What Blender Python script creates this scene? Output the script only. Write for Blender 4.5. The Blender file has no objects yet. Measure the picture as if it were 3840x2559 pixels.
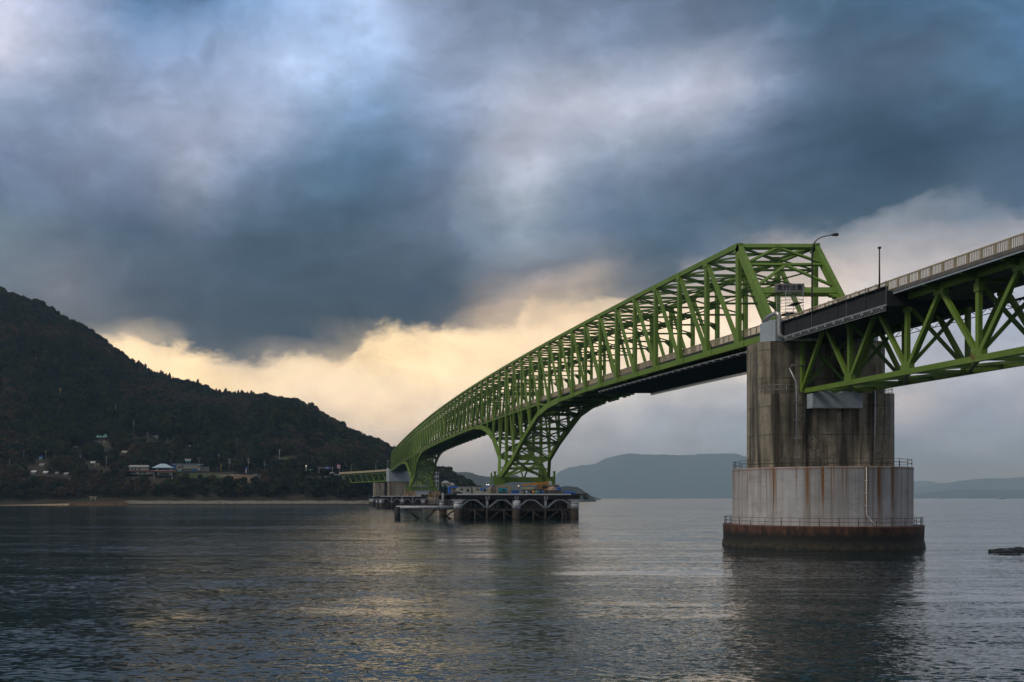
import bpy, bmesh, math, random
import numpy as np
from mathutils import Vector, Matrix, noise as mnoise

R = math.radians
scene = bpy.context.scene
COL = scene.collection

# ------------------------------------------------------------------ camera
FPX, UC, VC = 3842.0, 1182.0, 1868.0      # focal length and principal point of the level, shifted lens
CAMZ, WZ = 7.0, 0.3                        # eye height, water level
cam_d = bpy.data.cameras.new("camera")
cam = bpy.data.objects.new("camera", cam_d)
COL.objects.link(cam)
cam.location = (0, 0, CAMZ)
cam.rotation_euler = (R(90), 0, 0)
cam_d.sensor_width = 36.0
cam_d.lens = FPX / 3840 * 36
cam_d.shift_x = (1920 - UC) / 3840
cam_d.shift_y = (VC - 1279.5) / 3840
cam_d.clip_start = 1.0
cam_d.clip_end = 90000
scene.camera = cam
scene.view_settings.view_transform = 'Standard'
scene.view_settings.look = 'None'
scene.view_settings.exposure = 0.0
scene.view_settings.gamma = 1.0
scene.view_settings.use_curve_mapping = False
scene.cycles.use_denoising = True
scene.cycles.max_bounces = 6
scene.cycles.diffuse_bounces = 3
scene.cycles.glossy_bounces = 3
scene.cycles.transparent_max_bounces = 8
scene.cycles.volume_bounces = 1
scene.cycles.sample_clamp_indirect = 4.0

# ------------------------------------------------------------------ sun
SUN_DIR = Vector((-0.68, -0.20, 0.70)).normalized()     # towards the sun lamp, chosen for the shading, not towards the true sun
sd = bpy.data.lights.new("sun", 'SUN')
sun = bpy.data.objects.new("sun", sd)
COL.objects.link(sun)
sun.rotation_euler = (-SUN_DIR).to_track_quat('-Z', 'Y').to_euler()
sd.energy = 1.25
sd.angle = R(14)
sd.color = (1.0, 0.93, 0.80)

# ------------------------------------------------------------------ node helper
class NT:
    def __init__(s, tree):
        s.t = tree
        tree.nodes.clear()
    def n(s, typ, **kw):
        nd = s.t.nodes.new(typ)
        for k, v in kw.items():
            setattr(nd, k, v)
        return nd
    def put(s, sock, v):
        if isinstance(v, bpy.types.NodeSocket):
            s.t.links.new(v, sock)
        elif v is not None:
            sock.default_value = v
    def math(s, op, a, b=None, c=None, clamp=False):
        nd = s.n('ShaderNodeMath', operation=op, use_clamp=clamp)
        for i, v in enumerate((a, b, c)):
            if v is not None:
                s.put(nd.inputs[i], v)
        return nd.outputs[0]
    def vmath(s, op, a, b=None, sc=None):
        nd = s.n('ShaderNodeVectorMath', operation=op)
        s.put(nd.inputs[0], a)
        if b is not None:
            s.put(nd.inputs[1], b)
        if sc is not None:
            s.put(nd.inputs['Scale'], sc)
        return nd.outputs['Value'] if op in ('LENGTH', 'DOT_PRODUCT') else nd.outputs[0]
    def rng(s, v, a, b, c=0.0, d=1.0, smooth=False):
        nd = s.n('ShaderNodeMapRange', clamp=True)
        nd.interpolation_type = 'SMOOTHSTEP' if smooth else 'LINEAR'
        for i, x in enumerate((v, a, b, c, d)):
            s.put(nd.inputs[i], x)
        return nd.outputs[0]
    def noise(s, vec, scale, detail=4, rough=0.55, dist=0.0, out='Fac'):
        nd = s.n('ShaderNodeTexNoise')
        s.put(nd.inputs['Vector'], vec)
        s.put(nd.inputs['Scale'], scale)
        nd.inputs['Detail'].default_value = detail
        nd.inputs['Roughness'].default_value = rough
        nd.inputs['Distortion'].default_value = dist
        return nd.outputs[out]
    def mix(s, f, a, b, mode='MIX'):
        nd = s.n('ShaderNodeMix', data_type='RGBA', blend_type=mode)
        s.put(nd.inputs[0], f)
        for i, v in ((6, a), (7, b)):
            if isinstance(v, tuple) and len(v) == 3:
                v = (*v, 1)
            s.put(nd.inputs[i], v)
        return nd.outputs[2]
    def scale(s, vec, xyz):
        return s.vmath('MULTIPLY', vec, xyz)
    def comb(s, x, y, z):
        nd = s.n('ShaderNodeCombineXYZ')
        for i, v in enumerate((x, y, z)):
            s.put(nd.inputs[i], v)
        return nd.outputs[0]
    def sep(s, v):
        nd = s.n('ShaderNodeSeparateXYZ')
        s.put(nd.inputs[0], v)
        return nd.outputs

def lin(c):
    c = c / 255.0
    return c / 12.92 if c <= 0.04045 else ((c + 0.055) / 1.055) ** 2.4

# ------------------------------------------------------------------ sky: broken rain cloud over a bright gap
SKY_V = [0, 160, 320, 480, 640, 800, 900, 960, 1100, 1200, 1290, 1365, 1440, 1540, 1640, 1760, 1868]
SKY = """
170,178,203 140,155,188 80,118,160 78,115,158 110,148,193 135,165,210 155,178,213 125,143,175 105,125,155 108,126,157 100,120,150 95,117,147 82,113,143 75,110,143 70,110,148 72,112,152 85,130,175
175,180,200 145,158,185 104,132,172 104,136,178 125,155,198 148,175,213 145,172,212 135,150,180 110,130,160 108,128,158 110,128,155 112,129,155 90,113,143 85,112,140 92,115,145 78,112,145 78,118,158
135,155,185 125,145,177 140,155,185 150,162,190 160,172,198 160,178,208 135,160,195 130,150,182 150,163,185 165,168,185 160,165,183 165,170,188 130,145,172 85,108,137 80,105,132 76,108,138 74,112,148
120,135,165 115,132,162 138,150,178 142,155,182 142,156,184 110,140,178 95,132,172 130,147,177 165,170,188 155,163,180 135,150,170 120,138,165 88,112,142 66,97,124 54,87,115 62,95,125 74,105,135
90,110,145 108,122,148 110,128,158 140,150,172 110,132,165 82,115,148 80,112,145 105,128,160 160,168,185 120,138,165 115,132,158 95,117,145 85,108,138 62,92,120 47,82,111 48,83,115 62,95,125
100,120,140 85,107,135 95,112,142 108,122,145 80,103,128 70,97,120 72,98,120 100,118,145 135,150,165 100,122,150 82,110,135 72,98,122 66,94,120 66,95,120 74,102,128 105,125,145 90,115,145
110,127,140 100,115,135 78,105,130 86,104,130 72,97,120 70,95,117 82,103,126 100,119,145 126,143,162 98,120,148 80,108,135 76,101,126 100,118,138 135,147,158 172,173,177 175,173,175 165,165,172
112,125,140 110,118,135 92,108,130 78,98,120 68,92,115 68,92,115 83,101,120 82,102,125 95,112,135 93,113,138 78,103,128 82,102,126 150,150,155 190,180,172 185,178,175 175,172,172 170,170,172
105,118,135 112,116,128 88,100,120 72,90,112 66,88,110 64,86,108 62,85,108 66,88,112 165,152,142 195,175,148 112,118,128 175,165,155 215,195,165 200,190,180 170,172,178 150,158,172 145,155,172
110,118,130 112,116,124 100,108,120 72,86,106 62,80,100 60,78,98 66,82,100 84,93,107 205,182,148 222,198,158 228,206,170 230,208,175 222,206,185 195,190,182 155,163,175 140,152,170 138,150,168
140,140,135 160,150,135 238,214,165 90,98,108 68,82,100 74,86,102 232,206,150 240,214,162 240,216,168 240,218,176 236,216,178 232,212,180 215,204,188 185,184,182 150,160,172 140,152,168 138,150,168
160,150,140 180,165,140 246,222,172 244,218,165 165,155,138 222,197,148 234,209,155 235,213,165 236,216,172 234,214,178 222,208,182 205,198,184 190,188,182 170,174,178 152,160,172 145,154,168 145,154,168
160,150,140 180,165,140 232,208,160 242,217,162 234,212,165 228,210,172 220,204,168 232,212,168 226,208,175 205,198,182 185,184,178 168,172,176 158,165,174 155,163,172 152,160,170 150,158,170 146,156,168
150,150,145 160,155,145 180,170,150 205,192,160 222,206,168 212,197,166 228,208,168 208,198,178 180,180,178 160,166,172 150,158,168 148,157,168 150,160,172 158,162,170 170,166,168 118,134,156 142,150,165
140,145,148 145,148,148 150,152,150 158,158,154 168,166,160 175,170,162 205,192,168 165,166,165 150,156,164 142,151,162 136,148,161 133,146,160 130,145,160 128,144,162 128,143,162 126,142,161 124,140,160
130,140,150 130,140,150 132,141,150 135,143,151 138,145,153 142,148,154 148,151,154 140,147,154 128,142,156 122,139,156 118,137,155 114,134,153 110,131,151 108,129,150 106,128,149 104,127,148 102,125,147
110,128,145 110,128,145 110,128,145 112,129,146 114,130,146 116,131,147 118,132,147 114,131,147 110,130,147 108,129,147 106,128,147 104,127,147 102,126,147 101,125,147 100,125,147 99,124,147 98,123,146
"""
GRID = np.array([[[lin(float(q)) for q in c.split(',')] for c in row.split()] for row in SKY.strip().splitlines()])
SKY_U = np.arange(17) * 240.0

def sky_at(u, v):
    u = min(max(u, 0), 3839.9); v = min(max(v, 0), 1867.9)
    i = int(u // 240); fu = u / 240 - i
    j = max(k for k in range(len(SKY_V)) if SKY_V[k] <= v)
    j = min(j, len(SKY_V) - 2)
    fv = (v - SKY_V[j]) / (SKY_V[j + 1] - SKY_V[j])
    g = GRID
    return (g[j, i] * (1 - fu) + g[j, i + 1] * fu) * (1 - fv) + (g[j + 1, i] * (1 - fu) + g[j + 1, i + 1] * fu) * fv

world = bpy.data.worlds.new("World")
scene.world = world
world.use_nodes = True
w = NT(world.node_tree)
tc = w.n('ShaderNodeTexCoord')
D = w.vmath('NORMALIZE', tc.outputs['Generated'])
dx, dy, dz = w.sep(D)
az = w.math('ARCTAN2', dx, dy)
el = w.math('ARCSINE', dz)
P = w.comb(az, w.math('MULTIPLY', el, 1.5), w.math('MULTIPLY', dy, 0.3))
warp = w.noise(P, 5.0, 6, 0.55, 0.3, out='Color')
wx, wy, wz_ = w.sep(warp)
warp2 = w.noise(w.vmath('ADD', P, (3.1, 1.7, 0.2)), 22.0, 5, 0.6, 0.2, out='Color')
w2x, w2y, w2z = w.sep(warp2)
elw = w.math('ADD', el, w.math('ADD', w.math('MULTIPLY', w.math('SUBTRACT', wy, 0.5), 0.050),
                              w.math('MULTIPLY', w.math('SUBTRACT', w2y, 0.5), 0.022)))
azw = w.math('ADD', az, w.math('ADD', w.math('MULTIPLY', w.math('SUBTRACT', wx, 0.5), 0.10),
                              w.math('MULTIPLY', w.math('SUBTRACT', w2x, 0.5), 0.035)))
A0, A1 = -17.2, 34.8
fa = w.rng(azw, R(A0), R(A1))
NS = 32
EDGE_U = [0, 200, 392, 490, 571, 694, 816, 922, 1020, 1126, 1289, 1346, 1420, 1510, 1632, 1730, 1920, 1970, 2010, 2100, 2300, 2450, 2640, 2760, 2900, 3000, 3100, 3200, 3300, 3400, 3500, 3600, 3700, 3840]
EDGE_V = [1240, 1255, 1271, 1285, 1298, 1324, 1339, 1353, 1369, 1361, 1352, 1312, 1248, 1232, 1230, 1251, 1230, 1180, 1135, 1120, 1118, 1085, 1010, 955, 905, 888, 872, 852, 818, 778, 752, 744, 780, 820]
def edge_v(u): return float(np.interp(u, EDGE_U, EDGE_V))
def layer(EL, sampler, fac_el):
    cur = None
    for j, e in enumerate(EL):
        cr = w.n('ShaderNodeValToRGB')
        cr.color_ramp.interpolation = 'CARDINAL'
        els = cr.color_ramp.elements
        while len(els) < NS:
            els.new(0.5)
        for i in range(NS):
            a_ = R(A0 + (A1 - A0) * i / (NS - 1))
            els[i].position = i / (NS - 1)
            c = sampler(UC + FPX * math.tan(a_), VC - FPX * math.tan(R(e)) / math.cos(a_), e)
            g_ = float(np.mean(c)); c = c * (0.95 if e > 12 else 0.88) + g_ * (0.05 if e > 12 else 0.12)
            els[i].color = (*[float(q) for q in c], 1)
        w.put(cr.inputs[0], fa)
        cur = cr.outputs[0] if cur is None else w.mix(w.rng(fac_el, R(EL[j - 1]), R(e)), cur, cr.outputs[0])
    return cur
def s_dark(u, v, e):
    c = sky_at(u, min(v, edge_v(u) - 45)); m_ = float(np.mean(c))
    return c * (m_ / 0.19) ** 0.50 * 0.97
def s_bright(u, v, e):
    return sky_at(u, max(v, edge_v(u) + 38)) * np.array([0.99, 1.0, 1.04]) * np.array([1 - .09 * min(1, max(0, (5.5 - e) / 3)), 1.0, 1 + .08 * min(1, max(0, (5.5 - e) / 3))]) * 0.45 * (1.0 + 0.62 * min(1, max(0, (12.5 - e) / 3.0)))
dark = layer([5.5, 7.0, 8.0, 9.0, 10.0, 11.2, 12.6, 14.2, 16.0, 18.0, 20.4, 23.0, 26.0], s_dark, elw)
bright = layer([0, 1.4, 2.6, 3.6, 4.6, 5.6, 6.6, 7.6, 8.6, 9.6, 11.0, 13.0, 15.5], s_bright, elw)
# cloud structure
def fb(scale, ky, off, det=6, ro=0.55, di=0.0):
    return w.noise(w.vmath('ADD', w.comb(w.math('ADD', az, w.math('MULTIPLY', wx, 0.10)), w.math('MULTIPLY', w.math('ADD', el, w.math('MULTIPLY', wy, 0.06)), ky), 0.0), (off, off * .7, off)), scale, det, ro, di)
f1 = fb(4.0, 2.0, 0.0, 7, 0.52)
f2 = fb(13.0, 1.7, 2.7, 7, 0.56, 0.15)
f3 = fb(42.0, 1.6, 5.1, 7, 0.66, 0.4)
def cen(x, k): return w.math('MULTIPLY', w.math('SUBTRACT', x, 0.5), k)
fmd = w.math('ADD', cen(f1, 0.75), w.math('ADD', cen(f2, 0.95), cen(f3, 0.30)))
lit = w.math('MULTIPLY', w.rng(f2, 0.52, 0.64, 0, 1, smooth=True), w.rng(el, R(9), R(16), 0.0, 0.07))   # thin, lighter cloud
dark = w.vmath('SCALE', dark, sc=w.math('ADD', w.math('ADD', 1.0, fmd), lit))
fmb = w.math('ADD', cen(f1, 0.30), w.math('ADD', cen(f2, 0.80), cen(f3, 0.40)))
bright = w.vmath('SCALE', bright, sc=w.math('MULTIPLY', w.math('ADD', 1.0, fmb), 1 / 0.45))
# ragged lower edge of the rain cloud
fc = w.n('ShaderNodeFloatCurve')
cm = fc.mapping.curves[0]
EMAX = R(22)
ks = np.linspace(0, 1, 40)
pts_ = []
for k in ks:
    a_ = R(A0 + (A1 - A0) * k); u_ = UC + FPX * math.tan(a_)
    pts_.append((k, math.atan((VC - edge_v(u_)) / FPX * math.cos(a_)) / EMAX))
while len(cm.points) < len(pts_): cm.points.new(0.5, 0.5)
for q, (x_, y_) in zip(cm.points, pts_): q.location = (x_, y_)
fc.mapping.update()
faz = w.rng(w.math('ADD', az, cen(w2x, 0.05)), R(A0), R(A1))
w.put(fc.inputs[1], faz)
edge = w.math('MULTIPLY', fc.outputs[0], EMAX)
ee = w.math('ADD', el, w.math('ADD', cen(wy, 0.030), w.math('ADD', cen(w2y, 0.034), cen(f3, 0.018))))
soft = w.rng(f2, 0.35, 0.65, 0.004, 0.016)
mk = w.rng(w.math('DIVIDE', w.math('SUBTRACT', ee, edge), soft), -0.6, 1.2, smooth=True)
cur = w.mix(mk, bright, dark)
# unseen sky over and behind the camera: broken cloud brightened to light the scene
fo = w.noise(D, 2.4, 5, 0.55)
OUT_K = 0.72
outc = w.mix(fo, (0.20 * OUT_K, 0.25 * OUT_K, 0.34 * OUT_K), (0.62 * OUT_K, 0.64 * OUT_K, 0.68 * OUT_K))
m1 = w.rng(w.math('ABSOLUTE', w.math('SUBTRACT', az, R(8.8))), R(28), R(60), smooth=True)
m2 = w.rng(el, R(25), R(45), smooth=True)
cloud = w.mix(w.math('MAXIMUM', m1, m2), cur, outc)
skyt = w.n('ShaderNodeTexSky', sky_type='NISHITA')
skyt.sun_disc = False
skyt.sun_elevation = math.asin(SUN_DIR.z)
skyt.sun_rotation = math.atan2(SUN_DIR.x, SUN_DIR.y)
bg1 = w.n('ShaderNodeBackground'); w.put(bg1.inputs[0], skyt.outputs[0]); bg1.inputs[1].default_value = 0.05
bg2 = w.n('ShaderNodeBackground'); w.put(bg2.inputs[0], cloud); bg2.inputs[1].default_value = 1.0
ms = w.n('ShaderNodeMixShader'); ms.inputs[0].default_value = 0.97      # cloud cover
w.t.links.new(bg1.outputs[0], ms.inputs[1]); w.t.links.new(bg2.outputs[0], ms.inputs[2])
wo = w.n('ShaderNodeOutputWorld'); w.t.links.new(ms.outputs[0], wo.inputs[0])
world.cycles.sampling_method = 'MANUAL'
world.cycles.sample_map_resolution = 512

# ------------------------------------------------------------------ object helpers
WL = {}        # world location of every node
def tag(o, label=None, cat=None, group=None, kind=None):
    if label: o['label'] = label
    if cat: o['category'] = cat
    if group: o['group'] = group
    if kind: o['kind'] = kind
    return o
def thing(name, loc, label, cat, group=None):
    o = bpy.data.objects.new(name, None)
    COL.objects.link(o)
    o.location = loc
    o.empty_display_size = 0.5
    WL[o.name] = Vector(loc)
    return tag(o, label, cat, group)
def copy_tree(o, parent=None):
    c = o.copy(); COL.objects.link(c)
    if parent is not None: c.parent = parent
    for ch in list(o.children):
        copy_tree(ch, c)
    return c

class MB:
    """collects shapes given in world coordinates and links them as one mesh object"""
    def __init__(s):
        s.v = []; s.f = []; s.sm = []
    def add(s, vs, fs, smooth=False):
        b = len(s.v)
        s.v.extend([tuple(x) for x in vs])
        s.f.extend([tuple(b + i for i in f) for f in fs])
        s.sm.extend([smooth] * len(fs))
    def box(s, c, d, rz=0.0):
        x, y, z = d[0] / 2, d[1] / 2, d[2] / 2
        cs, sn = math.cos(rz), math.sin(rz)
        vs = []
        for sz in (-1, 1):
            for sx, sy in ((-1, -1), (1, -1), (1, 1), (-1, 1)):
                px, py = sx * x, sy * y
                vs.append((c[0] + px * cs - py * sn, c[1] + px * sn + py * cs, c[2] + sz * z))
        s.add(vs, [(3, 2, 1, 0), (4, 5, 6, 7), (0, 1, 5, 4), (1, 2, 6, 5), (2, 3, 7, 6), (3, 0, 4, 7)])
    def beam(s, p, q, w_, h, up=(0, 0, 1)):
        """rectangular bar from p to q; w_ sideways, h along up"""
        p, q = Vector(p), Vector(q)
        d = (q - p).normalized()
        upv = Vector(up)
        sd_ = d.cross(upv)
        if sd_.length < 1e-4:
            sd_ = d.cross(Vector((0, 1, 0)))
        sd_.normalize()
        u_ = sd_.cross(d).normalized()
        vs = []
        for e in (p, q):
            for a, b in ((-1, -1), (1, -1), (1, 1), (-1, 1)):
                vs.append(e + sd_ * (a * w_ / 2) + u_ * (b * h / 2))
        s.add(vs, [(0, 1, 2, 3), (7, 6, 5, 4), (4, 5, 1, 0), (5, 6, 2, 1), (6, 7, 3, 2), (7, 4, 0, 3)])
    def ibeam(s, p, q, w_, h, up=(0, 0, 1), t=0.05):
        """open section: two flanges and a web"""
        p, q = Vector(p), Vector(q)
        d = (q - p).normalized(); upv = Vector(up)
        sd_ = d.cross(upv).normalized(); u_ = sd_.cross(d).normalized()
        for k in (-1, 1):
            s.beam(p + u_ * k * (h / 2 - t / 2), q + u_ * k * (h / 2 - t / 2), w_, t, up)
        s.beam(p, q, t, h - 2 * t, up)
    def poly(s, pts, w_, h, up=(0, 0, 1)):
        for a, b in zip(pts[:-1], pts[1:]):
            s.beam(a, b, w_, h, up)
    def tube(s, pts, r, n=8, closed=False):
        pts = [Vector(p) for p in pts]
        rings = []
        for i, p in enumerate(pts):
            a = pts[i - 1] if i else (pts[-1] if closed else p)
            b = pts[(i + 1) % len(pts)] if (i < len(pts) - 1 or closed) else p
            d = (b - a).normalized()
            ref = Vector((0, 0, 1)) if abs(d.z) < 0.9 else Vector((1, 0, 0))
            x = d.cross(ref).normalized(); y = d.cross(x).normalized()
            rr = r[i] if isinstance(r, (list, tuple)) else r
            rings.append([p + x * rr * math.cos(2 * math.pi * k / n) + y * rr * math.sin(2 * math.pi * k / n) for k in range(n)])
        vs = [v for rg in rings for v in rg]
        fs = []
        m = len(rings)
        for i in range(m if closed else m - 1):
            j = (i + 1) % m
            for k in range(n):
                k2 = (k + 1) % n
                fs.append((i * n + k, i * n + k2, j * n + k2, j * n + k))
        s.add(vs, fs, True)
        if not closed:
            b = len(s.v) - len(vs)
            s.f.append(tuple(b + k for k in range(n))[::-1]); s.sm.append(False)
            s.f.append(tuple(b + (m - 1) * n + k for k in range(n))); s.sm.append(False)
    def cyl(s, c, r, h, n=16, r2=None):
        s.tube([(c[0], c[1], c[2]), (c[0], c[1], c[2] + h)], [r, r if r2 is None else r2], n)
    def lathe(s, c, prof, n=96):
        vs = []; fs = []
        for r, z in prof:
            for k in range(n):
                a = 2 * math.pi * k / n
                vs.append((c[0] + r * math.cos(a), c[1] + r * math.sin(a), z))
        for i in range(len(prof) - 1):
            for k in range(n):
                k2 = (k + 1) % n
                fs.append((i * n + k, i * n + k2, (i + 1) * n + k2, (i + 1) * n + k))
        s.add(vs, fs, True)
    def prism(s, pts, z0, z1):
        n = len(pts)
        vs = [(x, y, z0) for x, y in pts] + [(x, y, z1) for x, y in pts]
        fs = [tuple(range(n))[::-1], tuple(range(n, 2 * n))]
        for i in range(n):
            j = (i + 1) % n
            fs.append((i, j, n + j, n + i))
        s.add(vs, fs)
    def hexa(s, lo, hi):
        """frustum between 4 points lo and 4 points hi"""
        s.add(list(lo) + list(hi), [(3, 2, 1, 0), (4, 5, 6, 7), (0, 1, 5, 4), (1, 2, 6, 5), (2, 3, 7, 6), (3, 0, 4, 7)])
    def build(s, name, mat, parent=None, **props):
        me = bpy.data.meshes.new(name)
        base = Vector((0, 0, 0))
        if parent is not None:
            base = WL[parent.name]
        loc = props.pop('loc', None)
        off = Vector(loc) if loc is not None else base
        me.from_pydata([(x - off.x, y - off.y, z - off.z) for x, y, z in s.v], [], s.f)
        me.polygons.foreach_set('use_smooth', s.sm)
        me.materials.append(mat)
        me.update()
        o = bpy.data.objects.new(name, me)
        COL.objects.link(o)
        WL[o.name] = off
        if parent is not None:
            o.parent = parent
            o.location = off - base
        else:
            o.location = off
        tag(o, props.get('label'), props.get('cat'), props.get('group'), props.get('kind'))
        return o

def pt(u, v, Y):
    """the point at depth Y seen at photo pixel u, v (only used to measure)"""
    return Vector(((u - UC) * Y / FPX, Y, CAMZ + (VC - v) * Y / FPX))
# ------------------------------------------------------------------ materials
def new_mat(name):
    m = bpy.data.materials.new(name); m.use_nodes = True
    t = NT(m.node_tree)
    out = t.n('ShaderNodeOutputMaterial')
    b = t.n('ShaderNodeBsdfPrincipled')
    t.t.links.new(b.outputs[0], out.inputs[0])
    co = t.n('ShaderNodeTexCoord').outputs['Object']
    return m, t, b, co
def plain(name, col, rough=0.6, metal=0.0, var=0.25, scale=1.5, dirt=None):
    m, t, b, co = new_mat(name)
    geo = t.n('ShaderNodeNewGeometry').outputs['Position']
    n1 = t.noise(geo, scale, 5, 0.6)
    c = t.mix(t.rng(n1, 0.3, 0.7), tuple(x * (1 - var) for x in col), tuple(min(1, x * (1 + var)) for x in col))
    if dirt:
        n2 = t.noise(t.scale(geo, (1.0, 1.0, 0.12)), scale * 2.2, 5, 0.65)
        c = t.mix(t.rng(n2, 0.55, 0.75, 0, 0.7), c, dirt)
    t.put(b.inputs['Base Color'], c)
    t.put(b.inputs['Roughness'], rough)
    b.inputs['Metallic'].default_value = metal
    return m
def paint_green(name, base, bright):
    m, t, b, co = new_mat(name)
    geo = t.n('ShaderNodeNewGeometry').outputs['Position']
    n1 = t.noise(geo, 0.09, 4, 0.6)
    n2 = t.noise(geo, 1.7, 6, 0.65)
    c = t.mix(t.rng(n1, 0.35, 0.65), base, bright)
    c = t.mix(t.rng(n2, 0.35, 0.8, 0, 0.5), c, tuple(x * 0.55 for x in base))
    # thin vertical weather streaks, and a few rust patches
    n3 = t.noise(t.scale(geo, (2.2, 2.2, 0.25)), 1.3, 5, 0.7)
    c = t.mix(t.rng(n3, 0.60, 0.78, 0, 0.55), c, (0.035, 0.045, 0.018))
    n4 = t.noise(t.scale(geo, (1, 1, 0.5)), 0.42, 6, 0.7)
    c = t.mix(t.rng(n4, 0.665, 0.70, 0, 0.85), c, (0.16, 0.045, 0.028))
    t.put(b.inputs['Base Color'], c)
    t.put(b.inputs['Roughness'], t.rng(n2, 0.2, 0.8, 0.42, 0.7))
    return m
M = {}
M['green'] = paint_green('green_paint', (0.128, 0.218, 0.027), (0.185, 0.298, 0.040))
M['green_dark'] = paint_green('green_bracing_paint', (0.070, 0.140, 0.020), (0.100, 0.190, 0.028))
M['beige'] = plain('beige_railing_paint', (0.43, 0.355, 0.24), 0.55, var=0.12, dirt=(0.20, 0.15, 0.09))
M['deck'] = plain('deck_concrete', (0.13, 0.125, 0.115), 0.85, dirt=(0.06, 0.055, 0.05))
M['net'] = plain('dark_sheeting', (0.020, 0.022, 0.026), 0.9, var=0.4, scale=2.5)
M['steel'] = plain('galvanised_steel', (0.36, 0.37, 0.38), 0.45, 0.5, dirt=(0.14, 0.12, 0.10))
M['darksteel'] = plain('dark_steel', (0.045, 0.038, 0.036), 0.6, 0.3, dirt=(0.10, 0.045, 0.025))
M['pipe'] = plain('lagged_pipe', (0.42, 0.40, 0.38), 0.35, 0.6, dirt=(0.16, 0.13, 0.11))
M['capblue'] = plain('grey_blue_cladding', (0.36, 0.42, 0.47), 0.6, var=0.12, dirt=(0.24, 0.21, 0.19))
M['white'] = plain('white_paint', (0.66, 0.66, 0.66), 0.5, var=0.12, dirt=(0.30, 0.25, 0.22))
M['whitesteel'] = plain('weathered_white_steel', (0.56, 0.56, 0.58), 0.5, var=0.2, dirt=(0.17, 0.12, 0.09))
M['rustdark'] = plain('tide_stained_steel', (0.045, 0.034, 0.028), 0.85, var=0.5, dirt=(0.10, 0.045, 0.022))
M['rustwall'] = plain('rusty_sheet_pile', (0.17, 0.07, 0.035), 0.85, var=0.5, dirt=(0.05, 0.03, 0.02))
M['black'] = plain('black_rubber', (0.012, 0.012, 0.013), 0.7)
M['blue'] = plain('blue_tarpaulin', (0.015, 0.13, 0.50), 0.5, var=0.3)
M['teal'] = plain('teal_machine_paint', (0.02, 0.27, 0.36), 0.45, var=0.15)
M['orange'] = plain('orange_crane_paint', (0.72, 0.30, 0.03), 0.45, var=0.2)
M['yellow'] = plain('yellow_crane_paint', (0.75, 0.55, 0.03), 0.45, var=0.2)
M['cream'] = plain('cream_panel', (0.50, 0.47, 0.37), 0.7, var=0.1, dirt=(0.30, 0.27, 0.22))
M['pink'] = plain('pale_sacks', (0.62, 0.42, 0.30), 0.9, var=0.3)
M['glass'] = plain('dark_window_glass', (0.02, 0.025, 0.03), 0.15, var=0.3)
M['roofblue'] = plain('pale_blue_roof', (0.36, 0.46, 0.55), 0.5, var=0.1)
M['roofgrey'] = plain('grey_tile_roof', (0.26, 0.255, 0.24), 0.8, var=0.2)
M['roofgreen'] = plain('green_copper_roof', (0.17, 0.36, 0.34), 0.7, var=0.15)
M['redtrim'] = plain('dark_red_trim', (0.22, 0.03, 0.03), 0.7, var=0.2)
M['redsign'] = plain('red_sign_paint', (0.60, 0.03, 0.05), 0.5, var=0.1)
M['wallcream'] = plain('cream_wall', (0.46, 0.44, 0.34), 0.85, var=0.12, dirt=(0.25, 0.22, 0.16))
M['wallwhite'] = plain('white_wall', (0.52, 0.52, 0.52), 0.85, var=0.08, dirt=(0.32, 0.31, 0.30))
M['stonegate'] = plain('weathered_stone', (0.40, 0.34, 0.22), 0.9, var=0.15)
M['signboard'] = plain('grey_sign_face', (0.30, 0.26, 0.25), 0.8, var=0.15)
M['signdark'] = plain('weathered_sign_board', (0.12, 0.11, 0.105), 0.8, var=0.25)
M['signink'] = plain('faded_letter_paint', (0.012, 0.016, 0.03), 0.8)
M['signblue'] = plain('blue_road_sign', (0.02, 0.12, 0.42), 0.5, var=0.1)
M['woodpole'] = plain('concrete_pole', (0.30, 0.29, 0.26), 0.8, var=0.2)
M['mast'] = plain('dull_grey_mast_paint', (0.085, 0.10, 0.11), 0.6)
M['rock'] = plain('wet_rock', (0.008, 0.0075, 0.007), 0.5, var=0.5, scale=3)
M['asphalt'] = plain('asphalt', (0.06, 0.06, 0.062), 0.9)
M['earth'] = plain('brown_earth', (0.16, 0.095, 0.055), 0.95, var=0.35, scale=0.3)
M['sand'] = plain('sand', (0.34, 0.25, 0.16), 0.95, var=0.2, scale=0.2)
M['seawall'] = plain('seawall_concrete', (0.26, 0.235, 0.195), 0.9, var=0.35, scale=0.5, dirt=(0.09, 0.075, 0.06))
M['silver'] = plain('silver_car_paint', (0.55, 0.56, 0.58), 0.3, 0.3, var=0.05)
M['carwhite'] = plain('white_car_paint', (0.72, 0.72, 0.72), 0.3, var=0.05)

def lamp_mat(name, col, k):
    m, t, b, co = new_mat(name)
    t.put(b.inputs['Base Color'], (*col, 1))
    b.inputs['Emission Color'].default_value = (*col, 1)
    b.inputs['Emission Strength'].default_value = k
    return m
M['lamp'] = lamp_mat('lit_lamp', (1.0, 0.93, 0.78), 1.6)

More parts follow.
